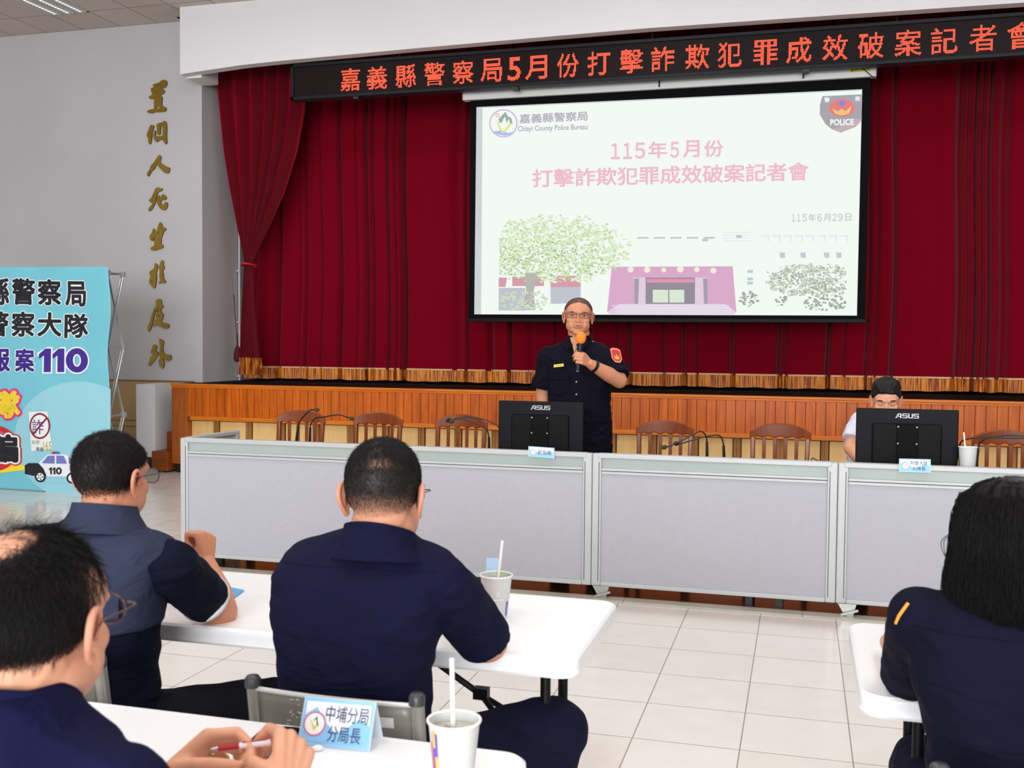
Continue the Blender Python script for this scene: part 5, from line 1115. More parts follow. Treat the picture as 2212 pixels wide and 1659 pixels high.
def hand(mb, wrist, d, s, left, curls, sc=1.0, thumb=None, spread=.06):
    """d: knuckle direction, s: thumb side; palm side n follows from handedness. returns finger chains"""
    w_, d, s = Vector(wrist), Vector(d).normalized(), Vector(s); s = (s - d * s.dot(d)).normalized(); n = d.cross(s) if left else s.cross(d)
    out = []
    kn = [(.088, .029), (.092, .010), (.087, -.010), (.078, -.028)]
    L = [(.044, .027, .021), (.049, .031, .022), (.045, .029, .022), (.035, .021, .019)]
    mb.ell(w_ + d * .045 * sc + n * .004 * sc, (.03 * sc, .045 * sc, .014 * sc), Matrix((s, d, n)).transposed(), 18, 12)
    mb.ell(w_ + d * .03 * sc + s * .022 * sc + n * .008 * sc, (.016 * sc, .03 * sc, .014 * sc), Matrix((s, d, n)).transposed(), 16, 10)
    for i in range(4):
        b0 = w_ + d * .012 * sc + s * kn[i][1] * .55 * sc; k = w_ + d * kn[i][0] * sc + s * kn[i][1] * sc
        mb.cap(b0, .0125 * sc, k, .0112 * sc)
        dr = (d + s * (kn[i][1] * spread * 20)).normalized(); ax = None; p = k; an = 0; ch = [k]
        for j in range(3):
            an += math.radians(curls[i][j]); v = dr * math.cos(an) + n * math.sin(an)
            r0 = (.0098, .0088, .0080, .0072)[j] * sc * (1 if i < 3 else .9); r1 = (.0098, .0088, .0080, .0070)[j + 1] * sc * (1 if i < 3 else .9)
            q = p + v * L[i][j] * sc; mb.cap(p, r0, q, r1); p = q; ch.append(p)
        out.append(ch)
    th = thumb or [(.55, .75, .35), (.8, .35, .45), (.9, .1, .4)]
    p = w_ + d * .02 * sc + s * .024 * sc + n * .004 * sc; ch = [p]
    for j, (a, b, c) in enumerate(th):
        v = (d * a + s * b + n * c).normalized(); q = p + v * (.042, .033, .026)[j] * sc
        mb.cap(p, (.0135, .0112, .0102)[j] * sc, q, (.0112, .0102, .0082)[j] * sc); p = q; ch.append(p)
    out.append(ch); return out

def ring(c, hw, hd, n=36, yaw=0.0, ex=2.4, tilt=0.0):
    r = []; c = Vector(c); cy_, sy_ = math.cos(yaw), math.sin(yaw)
    for k in range(n):
        a = 2 * PI * k / n; ca, sa = math.cos(a), math.sin(a)
        x = hw * math.copysign(abs(ca) ** (2 / ex), ca); y = hd * math.copysign(abs(sa) ** (2 / ex), sa)
        r.append(c + Vector((x * cy_ - y * sy_, x * sy_ + y * cy_, -tilt * y)))
    return r
def wrinkle(V, F, amp, sc=(9, 9, 16), seed=0.0, extra=None):
    N, _ = vnormals(V, F); d = np.empty(len(V)); sx, sy, sz = sc
    for i, (x, y, z) in enumerate(V.tolist()):
        a = noise.noise(Vector((x * sx + seed, y * sy, z * sz + x * sx * .8)))
        b = noise.noise(Vector((x * sx * 2.3 + 7 + seed, y * sy * 2.3, z * sz * 2.1 - x * sx * 1.2)))
        d[i] = (1 - abs(a) * 3) * .7 + b * .6
    if extra is not None: d = d * extra(V)
    return V + N * (d * amp)[:, None]
def cloth_mat(name, c, rough=.85, weave=700, bump=.15):
    if name in MATS: return MATS[name]
    m = mat(name, c, rough, spec=.12, var=.06, vscale=8, bump=bump, bscale=weave, sheen=0.0)
    nt = m.node_tree; N = nt.nodes; L = nt.links; b = N['Principled BSDF']; bp0 = b.inputs['Normal'].links[0].from_node
    tc = N.new('ShaderNodeTexCoord'); mp = N.new('ShaderNodeMapping'); mp.inputs['Rotation'].default_value = (.3, .5, .4); mp.inputs['Scale'].default_value = (1, 1, 2.4); L.new(tc.outputs['Object'], mp.inputs[0])
    n = N.new('ShaderNodeTexNoise'); n.inputs['Scale'].default_value = 5.5; n.inputs['Detail'].default_value = 2.5; n.inputs['Distortion'].default_value = 1.6; L.new(mp.outputs[0], n.inputs['Vector'])
    bp = N.new('ShaderNodeBump'); bp.inputs['Strength'].default_value = .55; bp.inputs['Distance'].default_value = .03; L.new(n.outputs['Fac'], bp.inputs['Height']); L.new(bp0.outputs[0], bp.inputs['Normal']); L.new(bp.outputs[0], b.inputs['Normal'])
    return m
def uvec(a, b): return (Vector(b) - Vector(a)).normalized()

def scalp(L, kind):
    """hair density on the head from head-local coordinates"""
    x, y, z = L[:, 0], L[:, 1], L[:, 2]
    az = np.degrees(np.arctan2(np.abs(x), y))     # 0 front, 180 back
    top = {'short': [.073, .06, .03, .012, -.045, -.055, -.058], 'buzz': [.082, .07, .035, .018, -.03, -.04, -.045], 'full': [.064, .058, .02, .008, -.035, -.05, -.055], 'bald': [.1, .092, .05, .016, -.035, -.05, -.055]}[kind]
    zl = np.interp(az, [0, 35, 65, 88, 105, 140, 180], top)
    fade = np.interp(az, [0, 60, 90, 180], [.008, .012, .03, .04])
    d = sst(z - zl, 0, fade); d[np.abs(x) > .092] = 0; return d
def person(label, hc, hrot, hs, skin, hairc, kind, limbs, hands, legs, torso, density=None, ears=(1, -1), vox=.004, beard=0, closed=False, hsc=900, red=rgb(206, 120, 104), wide=1.0, brow=.75):
    """builds root and one continuous body; returns root, T (head matrix), V, F, L (head-local coords)"""
    loc = (hc[0], torso[0][0][1], 0)
    root = thing('person', label, 'person', loc)
    T = Matrix.Translation(hc) @ Euler(hrot, 'XYZ').to_matrix().to_4x4() @ Matrix.Scale(hs, 4)
    mb = MB(); head_shapes(mb, T, hs)
    nb = Vector(torso[-1][0]); mb.cap(T @ Vector((0, -.022, -.045)), .056 * hs, nb - Z_ * .02, .060 * hs)
    mb.loft([ring(c, hw * .82, hd * .8) for c, hw, hd in torso])
    for ch in limbs:
        for (p, r0), (q, r1) in zip(ch[:-1], ch[1:]): mb.cap(p, r0, q, r1)
    for ch in legs:
        for (p, r0), (q, r1) in zip(ch[:-1], ch[1:]): mb.cap(p, r0, q, r1)
    chains = [hand(mb, **h) for h in hands]
    CH[label[:12]] = chains; hb_ = T @ Vector((0, -.022, -.045)); nt_ = nb - Z_ * .02
    NK['f'] = lambda z: hb_ + (nt_ - hb_) * ((z - hb_.z) / (nt_.z - hb_.z))
    V, F = remesh(mb, vox, 7)
    near = ((V - np.array(hc)) ** 2).sum(1) < .2 ** 2
    V2, L = sculpt_face(V, T, hs, wide); V[near] = V2[near]
    Ti = np.array(T.inverted())
    for s in ears:
        Ve, Fe = ear_geo(T, s, hs, wide); o = len(V); V = np.vstack([V, Ve]); F = F + [tuple(i + o for i in f) for f in Fe]
    L = V @ Ti[:3, :3].T + Ti[:3, 3]
    near = (L ** 2).sum(1) < .17 ** 2
    col = np.zeros((len(V), 4)); col[:, 3] = 1
    dn = scalp(L, kind)
    if density is not None: dn = density(L, dn)
    is_ear = np.abs(L[:, 0]) > .0755 * wide; is_ear &= (np.abs(L[:, 2]) < .05) & (L[:, 1] < .02)
    dn[is_ear | ~near] = 0
    dn0 = dn.copy()
    for s in (-1, 1):    # eyebrows
        q = (L - np.array([s * .034 * wide, .085, .026])) / np.array([.019, .03, .0042]); q[:, 2] -= .5 * np.abs(q[:, 0]); dn = np.maximum(dn, near * brow * sst(np.exp(-(q ** 2).sum(1)), .2, .6))
    g = np.zeros(len(V)); q = (L - np.array([0, .1, -.059])) / np.array([.023, .02, .009]); g += .75 * np.exp(-(q ** 2).sum(1)) * near
    g[is_ear & near] += .35
    if beard: q = (L - np.array([0, .08, -.08])) / np.array([.05, .05, .03]); dn = np.maximum(dn, near * beard * np.exp(-(q ** 2).sum(1)))
    col[:, 0] = dn; col[:, 1] = g
    body = mesh_from('body', V, F, skin_mat('skin_' + kind + str(len(MATS)) + str(int(hc[0] * 100)), skin, red, hairc, hsc), root, col)
    return root, T, V, F, L, dn0
def strands(root, V, F, L, dens, n, lf, df, m, rad=.00045, seed=1, name='hair', segs=3, lift=.35, extra=None):
    """many fine hairs; lf length(L) ; df comb direction in head-local space"""
    rs = np.random.RandomState(seed); N, Fa = vnormals(V, F); fd = dens[Fa].mean(1)
    c = V[Fa].mean(1); d1 = V[Fa[:, 2]] - V[Fa[:, 0]]; d2 = V[Fa[:, 3]] - V[Fa[:, 1]]; ar = np.linalg.norm(np.cross(d1, d2), axis=1)
    w_ = ar * np.clip(fd, 0, 1) ** 1.5; w_[fd < .12] = 0
    idx = rs.choice(len(Fa), n, p=w_ / w_.sum()); q = rs.dirichlet((1, 1, 1, 1), n)
    P = (V[Fa[idx]] * q[:, :, None]).sum(1); Nn = N[Fa[idx, 0]]; Lp = (L[Fa[idx]] * q[:, :, None]).sum(1)
    D = df(Lp, rs); D -= Nn * (D * Nn).sum(1, keepdims=True); D /= np.linalg.norm(D, axis=1, keepdims=True) + 1e-9
    ln = lf(Lp) * rs.uniform(.7, 1.15, n); up = Nn * (lift * rs.uniform(.6, 1.4, n))[:, None]
    jit = rs.normal(0, .18, (n, 3)); vs = []; fs = []
    pts = []
    for k in range(segs + 1):
        t = k / segs; dirv = D + jit + up * (1 - .8 * t); dirv /= np.linalg.norm(dirv, axis=1, keepdims=True)
        pts.append(P + Nn * .0005 if k == 0 else pts[-1] + dirv * (ln / segs)[:, None])
    S = np.cross(D + jit * .3, Nn); S /= np.linalg.norm(S, axis=1, keepdims=True) + 1e-9; B = Nn
    rings_ = []
    for k in range(segs + 1):
        r = rad * (1 - .75 * k / segs)
        for an in (0.5, 2.6, 4.7): rings_.append(pts[k] + S * r * math.cos(an) + B * r * math.sin(an))
    Vh = np.stack(rings_, 1).reshape(-1, 3); m_ = 3 * (segs + 1); base = np.arange(n)[:, None] * m_
    quads = [(3 * k + a, 3 * k + (a + 1) % 3, 3 * k + 3 + (a + 1) % 3, 3 * k + 3 + a) for k in range(segs) for a in range(3)]
    Fh = (base[:, :, None] + np.array(quads)[None]).reshape(-1, 4).tolist()
    return mesh_from(name, Vh, Fh, m, root)
def hair_cap(root, V, F, L, dens, thick, m, thr=.45, name='hair_cap', amp=.0015):
    N, Fa = vnormals(V, F); keep = [i for i, f in enumerate(F) if min(dens[j] for j in f) > thr and len(f) == 4]
    used = sorted({j for i in keep for j in F[i]}); mp = {j: k for k, j in enumerate(used)}; u = np.array(used)
    h = thick(L[u]) * sst(dens[u], thr, min(thr + .4, .99)); nz = np.array([noise.noise(Vector(p * 60)) for p in L[u]])
    Vc = V[u] + N[u] * (h + amp * nz * (h > .001))[:, None]
    return mesh_from(name, Vc, [tuple(mp[j] for j in F[i]) for i in keep], m, root)
def clothes(root, name, rings_, tubes, m, vox=.0065, it=10, amp=.006, sc=(8, 8, 15), seed=0.0, balls=(), extra=None, caps=()):
    mb = MB()
    if rings_: mb.loft(rings_)
    for pts, rr in tubes: mb.tube([Vector(p) for p in pts], list(rr), 22)
    for c, r in balls: mb.ell(c, r if isinstance(r, tuple) else (r, r, r), None, 22, 14)
    for p, r0, q, r1 in caps: mb.cap(p, r0, q, r1, 20)
    V, F = remesh(mb, vox, it); V = wrinkle(V, F, amp, sc, seed, extra)
    o = mesh_from(name, V, F, m, root); o_geo[o.name] = BVHTree.FromPolygons(V.tolist(), F); return o
def seam(root, o, pts, dr, m, r=.0013, name='seam', lift=.0004):
    """thin stitched line laid on a garment: pts are cast along dr"""
    dr = Vector(dr).normalized(); P = []
    for p in pts:
        h = o_geo[o.name].ray_cast(Vector(p) - dr * .6, dr)
        if h[0] is not None: P.append(h[0] - dr * lift)
    if len(P) > 2: f = MB(); f.tube(P, r, 6); return f.build(name, m, o, smooth=180)
def band(root, name, rows, m, n=48, thick=.004, open_=0.0, a0=-PI / 2):
    """collar-like ribbon: rows of (center, hw, hd, tilt); open_ = gap in radians centred on direction a0+PI"""
    vs = []; mrow = len(rows)
    for off in (0, -thick):
        for c, hw, hd, tl in rows:
            c = Vector(c)
            for k in range(n + 1):
                a = a0 - (PI - open_ / 2) + (2 * PI - open_) * k / n
                x, y = (hw + off) * math.cos(a), (hd + off) * math.sin(a); vs.append(c + Vector((x, y, -tl * math.sin(a) * hd)))
    w_ = n + 1; fs = []
    for s in (0, 1):
        for j in range(mrow - 1):
            for k in range(n):
                o = s * mrow * w_; q = (o + j * w_ + k, o + j * w_ + k + 1, o + (j + 1) * w_ + k + 1, o + (j + 1) * w_ + k); fs.append(q if s == 0 else q[::-1])
    for j in (0, mrow - 1):
        for k in range(n): a, b = j * w_ + k, mrow * w_ + j * w_ + k; fs.append((a, a + 1, b + 1, b))
    mb = MB(); mb.add(vs, fs); return mb.build(name, m, root, smooth=50)
def glasses(root, T, rim, hs=1.0, wide=1.0, wire=.0011, lens_r=(.025, .019), rnd=2.6, lens=True, part='glasses'):
    """eyeglasses in head space: rims, bridge, temples"""
    f = MB(); g = MB()
    def Hp(x, y, z): return T @ Vector((x * wide, y, z))
    for s in (-1, 1):
        pts = []
        for k in range(33):
            a = 2 * PI * k / 32; ca, sa = math.cos(a), math.sin(a)
            pts.append(Hp(s * .034 + lens_r[0] * math.copysign(abs(ca) ** (2 / rnd), ca), .113 - .004 * abs(ca), .004 + lens_r[1] * math.copysign(abs(sa) ** (2 / rnd), sa)))
        f.tube(pts, wire * hs, 8, cap=False); g.add(pts[:-1], [tuple(range(32))])
        f.tube(catm([Hp(s * .059, .112, .014), Hp(s * .072, .104, .014), Hp(s * .0785, .07, .012), Hp(s * .081, .02, .010), Hp(s * .082, -.006, .006), Hp(s * .08, -.022, -.012)], 5), wire * 1.15 * hs, 8)
    f.tube(catm([Hp(-.01, .114, .008), Hp(0, .118, .012), Hp(.01, .114, .008)], 4), wire * hs, 8)
    o = f.build(part, rim, root, smooth=60)
    if lens:
        lm = MATS.get('lens_glass') or bpy.data.materials.new('lens_glass'); MATS['lens_glass'] = lm; lm.use_nodes = True; b = lm.node_tree.nodes['Principled BSDF']
        b.inputs['Base Color'].default_value = (.97, .97, 1, 1); b.inputs['Roughness'].default_value = .02; b.inputs['Transmission Weight'].default_value = 1.0; b.inputs['IOR'].default_value = 1.03
        g.build('lens', lm, o, smooth=180)
    return o
SK1 = rgb(214, 156, 124)
NAVY = cloth_mat('navy_shirt', rgb(16, 17, 45)); NAVYD = cloth_mat('navy_dark', rgb(24, 24, 44)); TRB = cloth_mat('trouser_black', rgb(26, 26, 34)); TRN = cloth_mat('trouser_navy', rgb(20, 20, 44)); SHOE = mat('shoe_black', rgb(18, 18, 20), .3)
def shoes(root, ankles, fwd=1):
    for a in ankles:
        f = MB(); x, y, z = a; f.ell((x, y + fwd * .06, .035), (.045, .13, .035), None, 20, 12); f.ell((x, y, .06), (.038, .05, .05), None, 16, 10)
        V, F = remesh(f, .006, 3); V[:, 2] = np.maximum(V[:, 2], .003); mesh_from('shoe', V, F, SHOE, root)
def comb(v):
    v = np.array(v, float)
    return lambda L, rs: np.tile(v, (len(L), 1)) + rs.normal(0, .15, (len(L), 3))

# ------------------------------------------------------------------ man in the middle (second row)
cx_ = -.955; yb = 2.13
tors = [((cx_, yb + .04, .42), .18, .13), ((cx_, yb, .60), .150, .12), ((cx_ - .002, yb - .01, .76), .160, .122), ((cx_, yb + .0, .88), .186, .125), ((cx_ + .003, yb + .02, .965), .203, .11), ((cx_ + .006, yb + .03, 1.015), .18, .088), ((cx_ + .012, yb + .04, 1.045), .12, .07), ((cx_ + .02, yb + .05, 1.07), .07, .06)]
hc = A(831, 1071, 2.15); SR = A(958, 1262, 2.16); SL = A(650, 1252, 2.16); ER = A(1052, 1385, 2.36); EL = A(640, 1345, 2.36)
WR = Vector((-.86, 2.58, .775)); WL = Vector((-1.08, 2.58, .775))
def dens_c(L, d):
    x, y, z = L[:, 0], L[:, 1], L[:, 2]
    fade = sst(z, -.06, .035); d = d * (.30 + .70 * fade)
    q = (L - np.array([.012, -.085, .062])) / np.array([.034, .05, .016]); d = d * (1 - .42 * np.exp(-(q ** 2).sum(1)))
    return d
root, T, V, F, L, dn = person('seated man seen from behind in the middle, navy shirt, balding crown, glasses', hc, (math.radians(-8), 0, math.radians(8)), 1.1, SK1, rgb(34, 28, 26), 'short',
    [[(SR, .055), (ER, .052), (ER + (WR - ER) * .35, .048), (WR, .029)], [(SL, .055), (EL, .045), (EL + (WL - EL) * .35, .046), (WL, .029)]],
    [dict(wrist=WR, d=(-.55, .8, -.02), s=(-.3, -.1, .8), left=False, curls=[(25, 30, 20)] * 4), dict(wrist=WL, d=(.5, .8, -.02), s=(.3, -.1, .8), left=True, curls=[(25, 30, 20)] * 4)],
    [[(Vector((cx_ + s * .09, yb + .02, .5)), .085), (Vector((cx_ + (.36 if s > 0 else -.2), yb + .42, .505)), .06), (Vector((cx_ + (.3 if s > 0 else -.2), yb + .36, .09)), .04)] for s in (-1, 1)], tors, dens_c)
strands(root, V, F, L, dn, 11000, lambda l: .004 + .011 * sst(l[:, 2], .02, .09), comb((0, .35, -.9)), HAIRM, seed=2)
extra = lambda V: .5 + 1.1 * sst(-V[:, 2], -.85, -.6) + .9 * np.exp(-(((V - np.array([-.75, 2.15, .88])) / .12) ** 2).sum(1))
clothes(root, 'shirt', [ring(c, hw + .012, hd + .01) for c, hw, hd in tors], [([SR, SR + (ER - SR) * .5, ER - (ER - SR) * .06], (.066, .068, .068)), ([SL, SL + (EL - SL) * .5, EL - (EL - SL) * .05], (.066, .068, .066))], NAVY, amp=.006,
        balls=[(SR + Vector((-.004, 0, .006)), .067), (SL + Vector((.004, 0, .006)), .067), ((SR + Vector((cx_ + .02, yb + .03, 1.07))) / 2, (.115, .072, .046)), ((SL + Vector((cx_ + .02, yb + .03, 1.07))) / 2, (.115, .072, .046))], extra=extra, seed=3)
sh_ = bpy.data.objects[[o.name for o in kids(root) if o.name.startswith('shirt')][0]]
seam(root, sh_, [(cx_ - .2 + .4 * k / 30, 0, 1.0 + .006 * math.sin(PI * k / 30)) for k in range(31)], (0, 1, 0), cloth_mat('seam_navy', rgb(16, 16, 40)))
nb = Vector((hc.x - .01, hc.y - .03, 0)); co = Vector((cx_ + .028, yb + .035, 0))
co = NK['f'](1.1); co.z = 0; band(root, 'collar', [(co + Z_ * 1.08, .079, .085, .38), (co + Z_ * 1.058, .084, .09, .36), (co + Z_ * 1.035, .1, .096, .26), (co + Z_ * 1.015, .118, .1, .15)], NAVY)
f = MB(); f.loft([[(cx_ - .2 + .4 * k / 20, yb - .1 + .0, 1.0) for k in range(21)], [(cx_ - .2 + .4 * k / 20, yb - .1, .998) for k in range(21)]]) if False else None
clothes(root, 'trousers', [ring((cx_, yb + .03, .42), .185, .14), ring((cx_, yb + .03, .56), .18, .13)], [], TRN, balls=[], caps=[(Vector((cx_ + s * .09, yb + .02, .5)), .1, Vector((cx_ + (.36 if s > 0 else -.2), yb + .42, .51)), .088) for s in (-1, 1)] + [(Vector((cx_ + (.36 if s > 0 else -.2), yb + .42, .5)), .085, Vector((cx_ + (.3 if s > 0 else -.2), yb + .36, .12)), .06) for s in (-1, 1)], amp=.006, seed=4)
shoes(root, [(cx_ + .3, yb + .36, .08), (cx_ - .2, yb + .36, .08)])
GLB = mat('glasses_dark', rgb(40, 34, 34), .3, metal=.3)
glasses(root, T, GLB, 1.1)

# ------------------------------------------------------------------ man in the grey-blue vest (second row, left)
cx_ = -1.735; yb = 2.2
tors = [((cx_, yb + .04, .42), .185, .135), ((cx_, yb, .60), .18, .13), ((cx_, yb - .01, .76), .188, .13), ((cx_, yb + .0, .87), .198, .125), ((cx_ + .003, yb + .02, .94), .198, .11), ((cx_ + .004, yb + .03, .985), .17, .088), ((cx_ + .01, yb + .04, 1.02), .11, .07), ((cx_ + .015, yb + .05, 1.045), .07, .06)]
hc = A(243, 1034, 2.27); SR = A(368, 1225, 2.24); SL = Vector((cx_ - .19, 2.24, .93)); ER = A(476, 1322, 2.47); EL = Vector((-2.02, 2.4, .78)); WR = A(446, 1222, 2.62); WL = Vector((-1.86, 2.62, .785))
def dens_l(L, d):
    fade = sst(L[:, 2], -.06, .02); d = d * (.5 + .5 * fade); q = (L - np.array([.0, -.06, .09])) / np.array([.018, .02, .02]); return d * (1 - .3 * np.exp(-(q ** 2).sum(1)))
root, T, V, F, L, dn = person('seated man at the left in a grey-blue vest, short black hair and glasses', hc, (math.radians(-4), 0, math.radians(0)), 1.03, rgb(206, 142, 110), rgb(30, 25, 24), 'short',
    [[(SR, .056), (ER, .047), (ER + (WR - ER) * .35, .048), (WR, .03)], [(SL, .056), (EL, .047), (WL, .03)]],
    [dict(wrist=WR, d=(-.15, .2, .9), s=(-.2, -.9, .1), left=False, curls=[(80, 95, 60)] * 4, thumb=[(.6, .5, .6), (.4, -.2, .9), (.1, -.6, .8)]), dict(wrist=WL, d=(.5, .8, -.02), s=(.3, -.1, .8), left=True, curls=[(25, 30, 20)] * 4)],
    [[(Vector((cx_ + s * .09, yb + .02, .5)), .085), (Vector((cx_ + (.36 if s > 0 else -.2), yb + .28, .5)), .06), (Vector((cx_ + (.3 if s > 0 else -.2), yb + .3, .09)), .04)] for s in (-1, 1)], tors, dens_l)
strands(root, V, F, L, dn, 11000, lambda l: .008 + .012 * sst(l[:, 2], .02, .09), comb((0, .3, -.8)), HAIRM, seed=3)
POLO = cloth_mat('polo_navy', rgb(12, 15, 34)); VEST = cloth_mat('vest_blue_grey', rgb(48, 53, 74), weave=900)
clothes(root, 'polo_shirt', [ring(c, hw + .008, hd + .006) for c, hw, hd in tors], [([SR, SR + (ER - SR) * .4, SR + (ER - SR) * .68], (.066, .066, .066)), ([SL, EL], (.07, .064))], POLO, amp=.006, balls=[(SR, .068), (SL, .07)], seed=9)
e1 = SR + (ER - SR) * .68; dd = uvec(SR, ER); f = MB(); f.tube([e1 - dd * .003, e1 + dd * .005], [.068, .0675], 28); f.build('sleeve_trim', mat('trim_white', rgb(226, 226, 230), .7), root, smooth=40)
vt = [((cx_, yb - .01, .79), .19, .13)] + tors[3:]
clothes(root, 'vest', [ring(c, hw + .017, hd + .018) for c, hw, hd in vt[:-1]], [], VEST, amp=.0035, balls=[(SR * .62 + Vector((cx_, yb + .03, .99)) * .38 + Vector((.0, 0, .01)), (.1, .095, .058)), (SL * .6 + Vector((cx_, yb + .03, .99)) * .4 + Vector((.0, 0, .012)), (.1, .095, .058))], seed=5, sc=(7, 7, 9))
co = NK['f'](1.08); co.z = 0
band(root, 'vest_collar', [(co + Z_ * 1.078, .078, .08, .2), (co + Z_ * 1.055, .084, .086, .2), (co + Z_ * 1.03, .1, .098, .2), (co + Z_ * 1.008, .118, .108, .15)], VEST)
f = MB(); vs = []
for z, o_ in ((.895, .150), (.885, .152), (.83, .152), (.828, .146)):
    vs.append([(cx_ - .17 + .34 * k / 24, yb - o_ + .02 * ((k - 12) / 12) ** 2 * 1.5, z) for k in range(25)])
f.add([p for r in vs for p in r], [(j * 25 + i, j * 25 + i + 1, (j + 1) * 25 + i + 1, (j + 1) * 25 + i) for j in range(3) for i in range(24)]); f.build('vest_yoke_flap', VEST, root, smooth=60)
clothes(root, 'trousers', [ring((cx_, yb + .03, .42), .19, .14), ring((cx_, yb + .03, .56), .185, .135)], [], TRB, caps=[(Vector((cx_ + s * .09, yb + .02, .5)), .1, Vector((cx_ + (.36 if s > 0 else -.2), yb + .28, .5)), .085) for s in (-1, 1)] + [(Vector((cx_ + (.36 if s > 0 else -.2), yb + .28, .5)), .085, Vector((cx_ + (.3 if s > 0 else -.2), yb + .3, .12)), .06) for s in (-1, 1)], amp=.006, seed=6)
shoes(root, [(cx_ + .3, yb + .3, .08), (cx_ - .2, yb + .3, .08)])
glasses(root, T, GLB, 1.03, rnd=2.2)

# ------------------------------------------------------------------ near man (foreground left)
hs = 1.1; hr = (math.radians(-6), 0, math.radians(9)); ear = A(203, 1368, 1.17)
hc = ear - Euler(hr).to_matrix() @ Vector((.089, -.015, -.005)) * hs
yb = hc.y - .10; cx_ = hc.x - .02
tors = [((cx_, yb - .02, .42), .19, .14), ((cx_, yb - .02, .60), .19, .14), ((cx_, yb - .01, .76), .195, .135), ((cx_, yb + .0, .86), .205, .13), ((cx_, yb + .02, .93), .205, .115), ((cx_, yb + .03, .975), .18, .095), ((cx_, yb + .04, 1.01), .12, .075), ((cx_, yb + .055, 1.045), .075, .066)]
SR = Vector((cx_ + .19, yb + .03, .915)); SL = Vector((cx_ - .19, yb + .03, .915))
hl = atz(400, 1662, .80); hr_ = atz(618, 1668, .80)
WL = Vector((hl.x - .032, hl.y - .02, .785)); WR = Vector((hr_.x + .018, hr_.y - .035, .785)); EL = Vector((cx_ - .16, 1.22, .78)); ER = Vector((cx_ + .27, 1.16, .79))
def dens_n(L, d):
    x, y, z = L[:, 0], L[:, 1], L[:, 2]
    q = (L - np.array([-.022, -.052, .106])) / np.array([.05, .055, .05]); d = d * (1 - .95 * sst(np.exp(-(q ** 2).sum(1)), .1, .6))
    az = np.degrees(np.arctan2(np.abs(x), y)); t = np.exp(-((az - 86) / 28) ** 2) * sst(-z, -.10, -.06); return d * (1 - .8 * t)
root, T, V, F, L, dn = person('man at the near left corner seen from behind, thinning hair, wire glasses, navy shirt', hc, hr, hs, rgb(226, 166, 134), rgb(30, 26, 26), 'bald',
    [[(SR, .056), (ER, .045), (ER + (WR - ER) * .4, .044), (WR, .029)], [(SL, .056), (EL, .045), (EL + (WL - EL) * .4, .044), (WL, .029)]],
    [dict(wrist=WL, d=(.42, .62, .42), s=(.45, -.45, .7), left=True, curls=[(38, 48, 28), (45, 52, 30), (55, 55, 35), (62, 58, 38)], thumb=[(.55, .45, .55), (.75, -.1, .65), (.7, -.25, .65)], sc=1.06),
     dict(wrist=WR, d=(-.22, .72, .5), s=(-.55, -.35, .6), left=False, curls=[(52, 58, 34), (60, 62, 38), (66, 66, 40), (70, 68, 40)], thumb=[(.5, .5, .6), (.6, .0, .8), (.5, -.2, .85)], sc=1.06)],
    [[(Vector((cx_ + s * .09, yb, .5)), .085), (Vector((cx_ + s * .14, yb + .42, .5)), .06), (Vector((cx_ + s * .14, yb + .40, .09)), .04)] for s in (-1, 1)], tors, dens_n, vox=.003, hsc=1100, wide=1.13)
def comb_n(L, rs):
    d = np.stack([.25 * np.sign(L[:, 0]) - .1, np.where(L[:, 2] > .06, -.2, -.35), np.where(L[:, 2] > .07, -.1, -1.0)], 1); return d + rs.normal(0, .22, (len(L), 3))
strands(root, V, F, L, dn, 15000, lambda l: .014 + .016 * sst(l[:, 2], -.02, .08), comb_n, HAIRM, rad=.00038, seed=4, lift=.28)
def dens_wisp(): return np.clip(np.exp(-(((L - np.array([.0, .0, .118])) / np.array([.08, .09, .03])) ** 2).sum(1)), 0, 1) * (L[:, 2] > .08)
strands(root, V, F, L, dens_wisp(), 420, lambda l: .05 + 0 * l[:, 2], comb((.9, -.3, 0)), HAIRM, rad=.0003, seed=6, lift=.6, name='hair_wisps', segs=4)
clothes(root, 'shirt', [ring(c, hw + .012, hd + .01) for c, hw, hd in tors], [([SR, ER], (.074, .068)), ([SL, EL], (.074, .068))], cloth_mat('navy_near', rgb(17, 19, 54), weave=500), amp=.006, balls=[(SR, .076), (SL, .076), ((SR + Vector((cx_, yb + .03, .99))) / 2, (.12, .085, .055)), ((SL + Vector((cx_, yb + .03, .99))) / 2, (.12, .085, .055))], seed=7)
co = NK['f'](1.05); co.z = 0; band(root, 'collar', [(co + Z_ * 1.036, .084, .086, .28), (co + Z_ * 1.018, .088, .09, .26), (co + Z_ * 1.0, .099, .097, .2), (co + Z_ * .982, .11, .102, .15)], cloth_mat('navy_near', None))
clothes(root, 'trousers', [ring((cx_, yb, .42), .19, .14), ring((cx_, yb, .56), .185, .135)], [], TRB, caps=[(Vector((cx_ + s * .09, yb, .5)), .1, Vector((cx_ + s * .14, yb + .42, .5)), .085) for s in (-1, 1)] + [(Vector((cx_ + s * .14, yb + .42, .5)), .08, Vector((cx_ + s * .14, yb + .4, .12)), .06) for s in (-1, 1)], amp=.006, seed=6)
shoes(root, [(cx_ + .14, yb + .4, .08), (cx_ - .14, yb + .4, .08)])
glasses(root, T, mat('glasses_wire', rgb(120, 92, 70), .25, metal=.7), hs, 1.13, rnd=2.0, lens_r=(.024, .021), wire=.0012)
fcn = copy_tree(fc0); fcn.location = (cx_, yb - .2, 0); fcn['label'] = 'grey folding chair under the man at the near left corner'
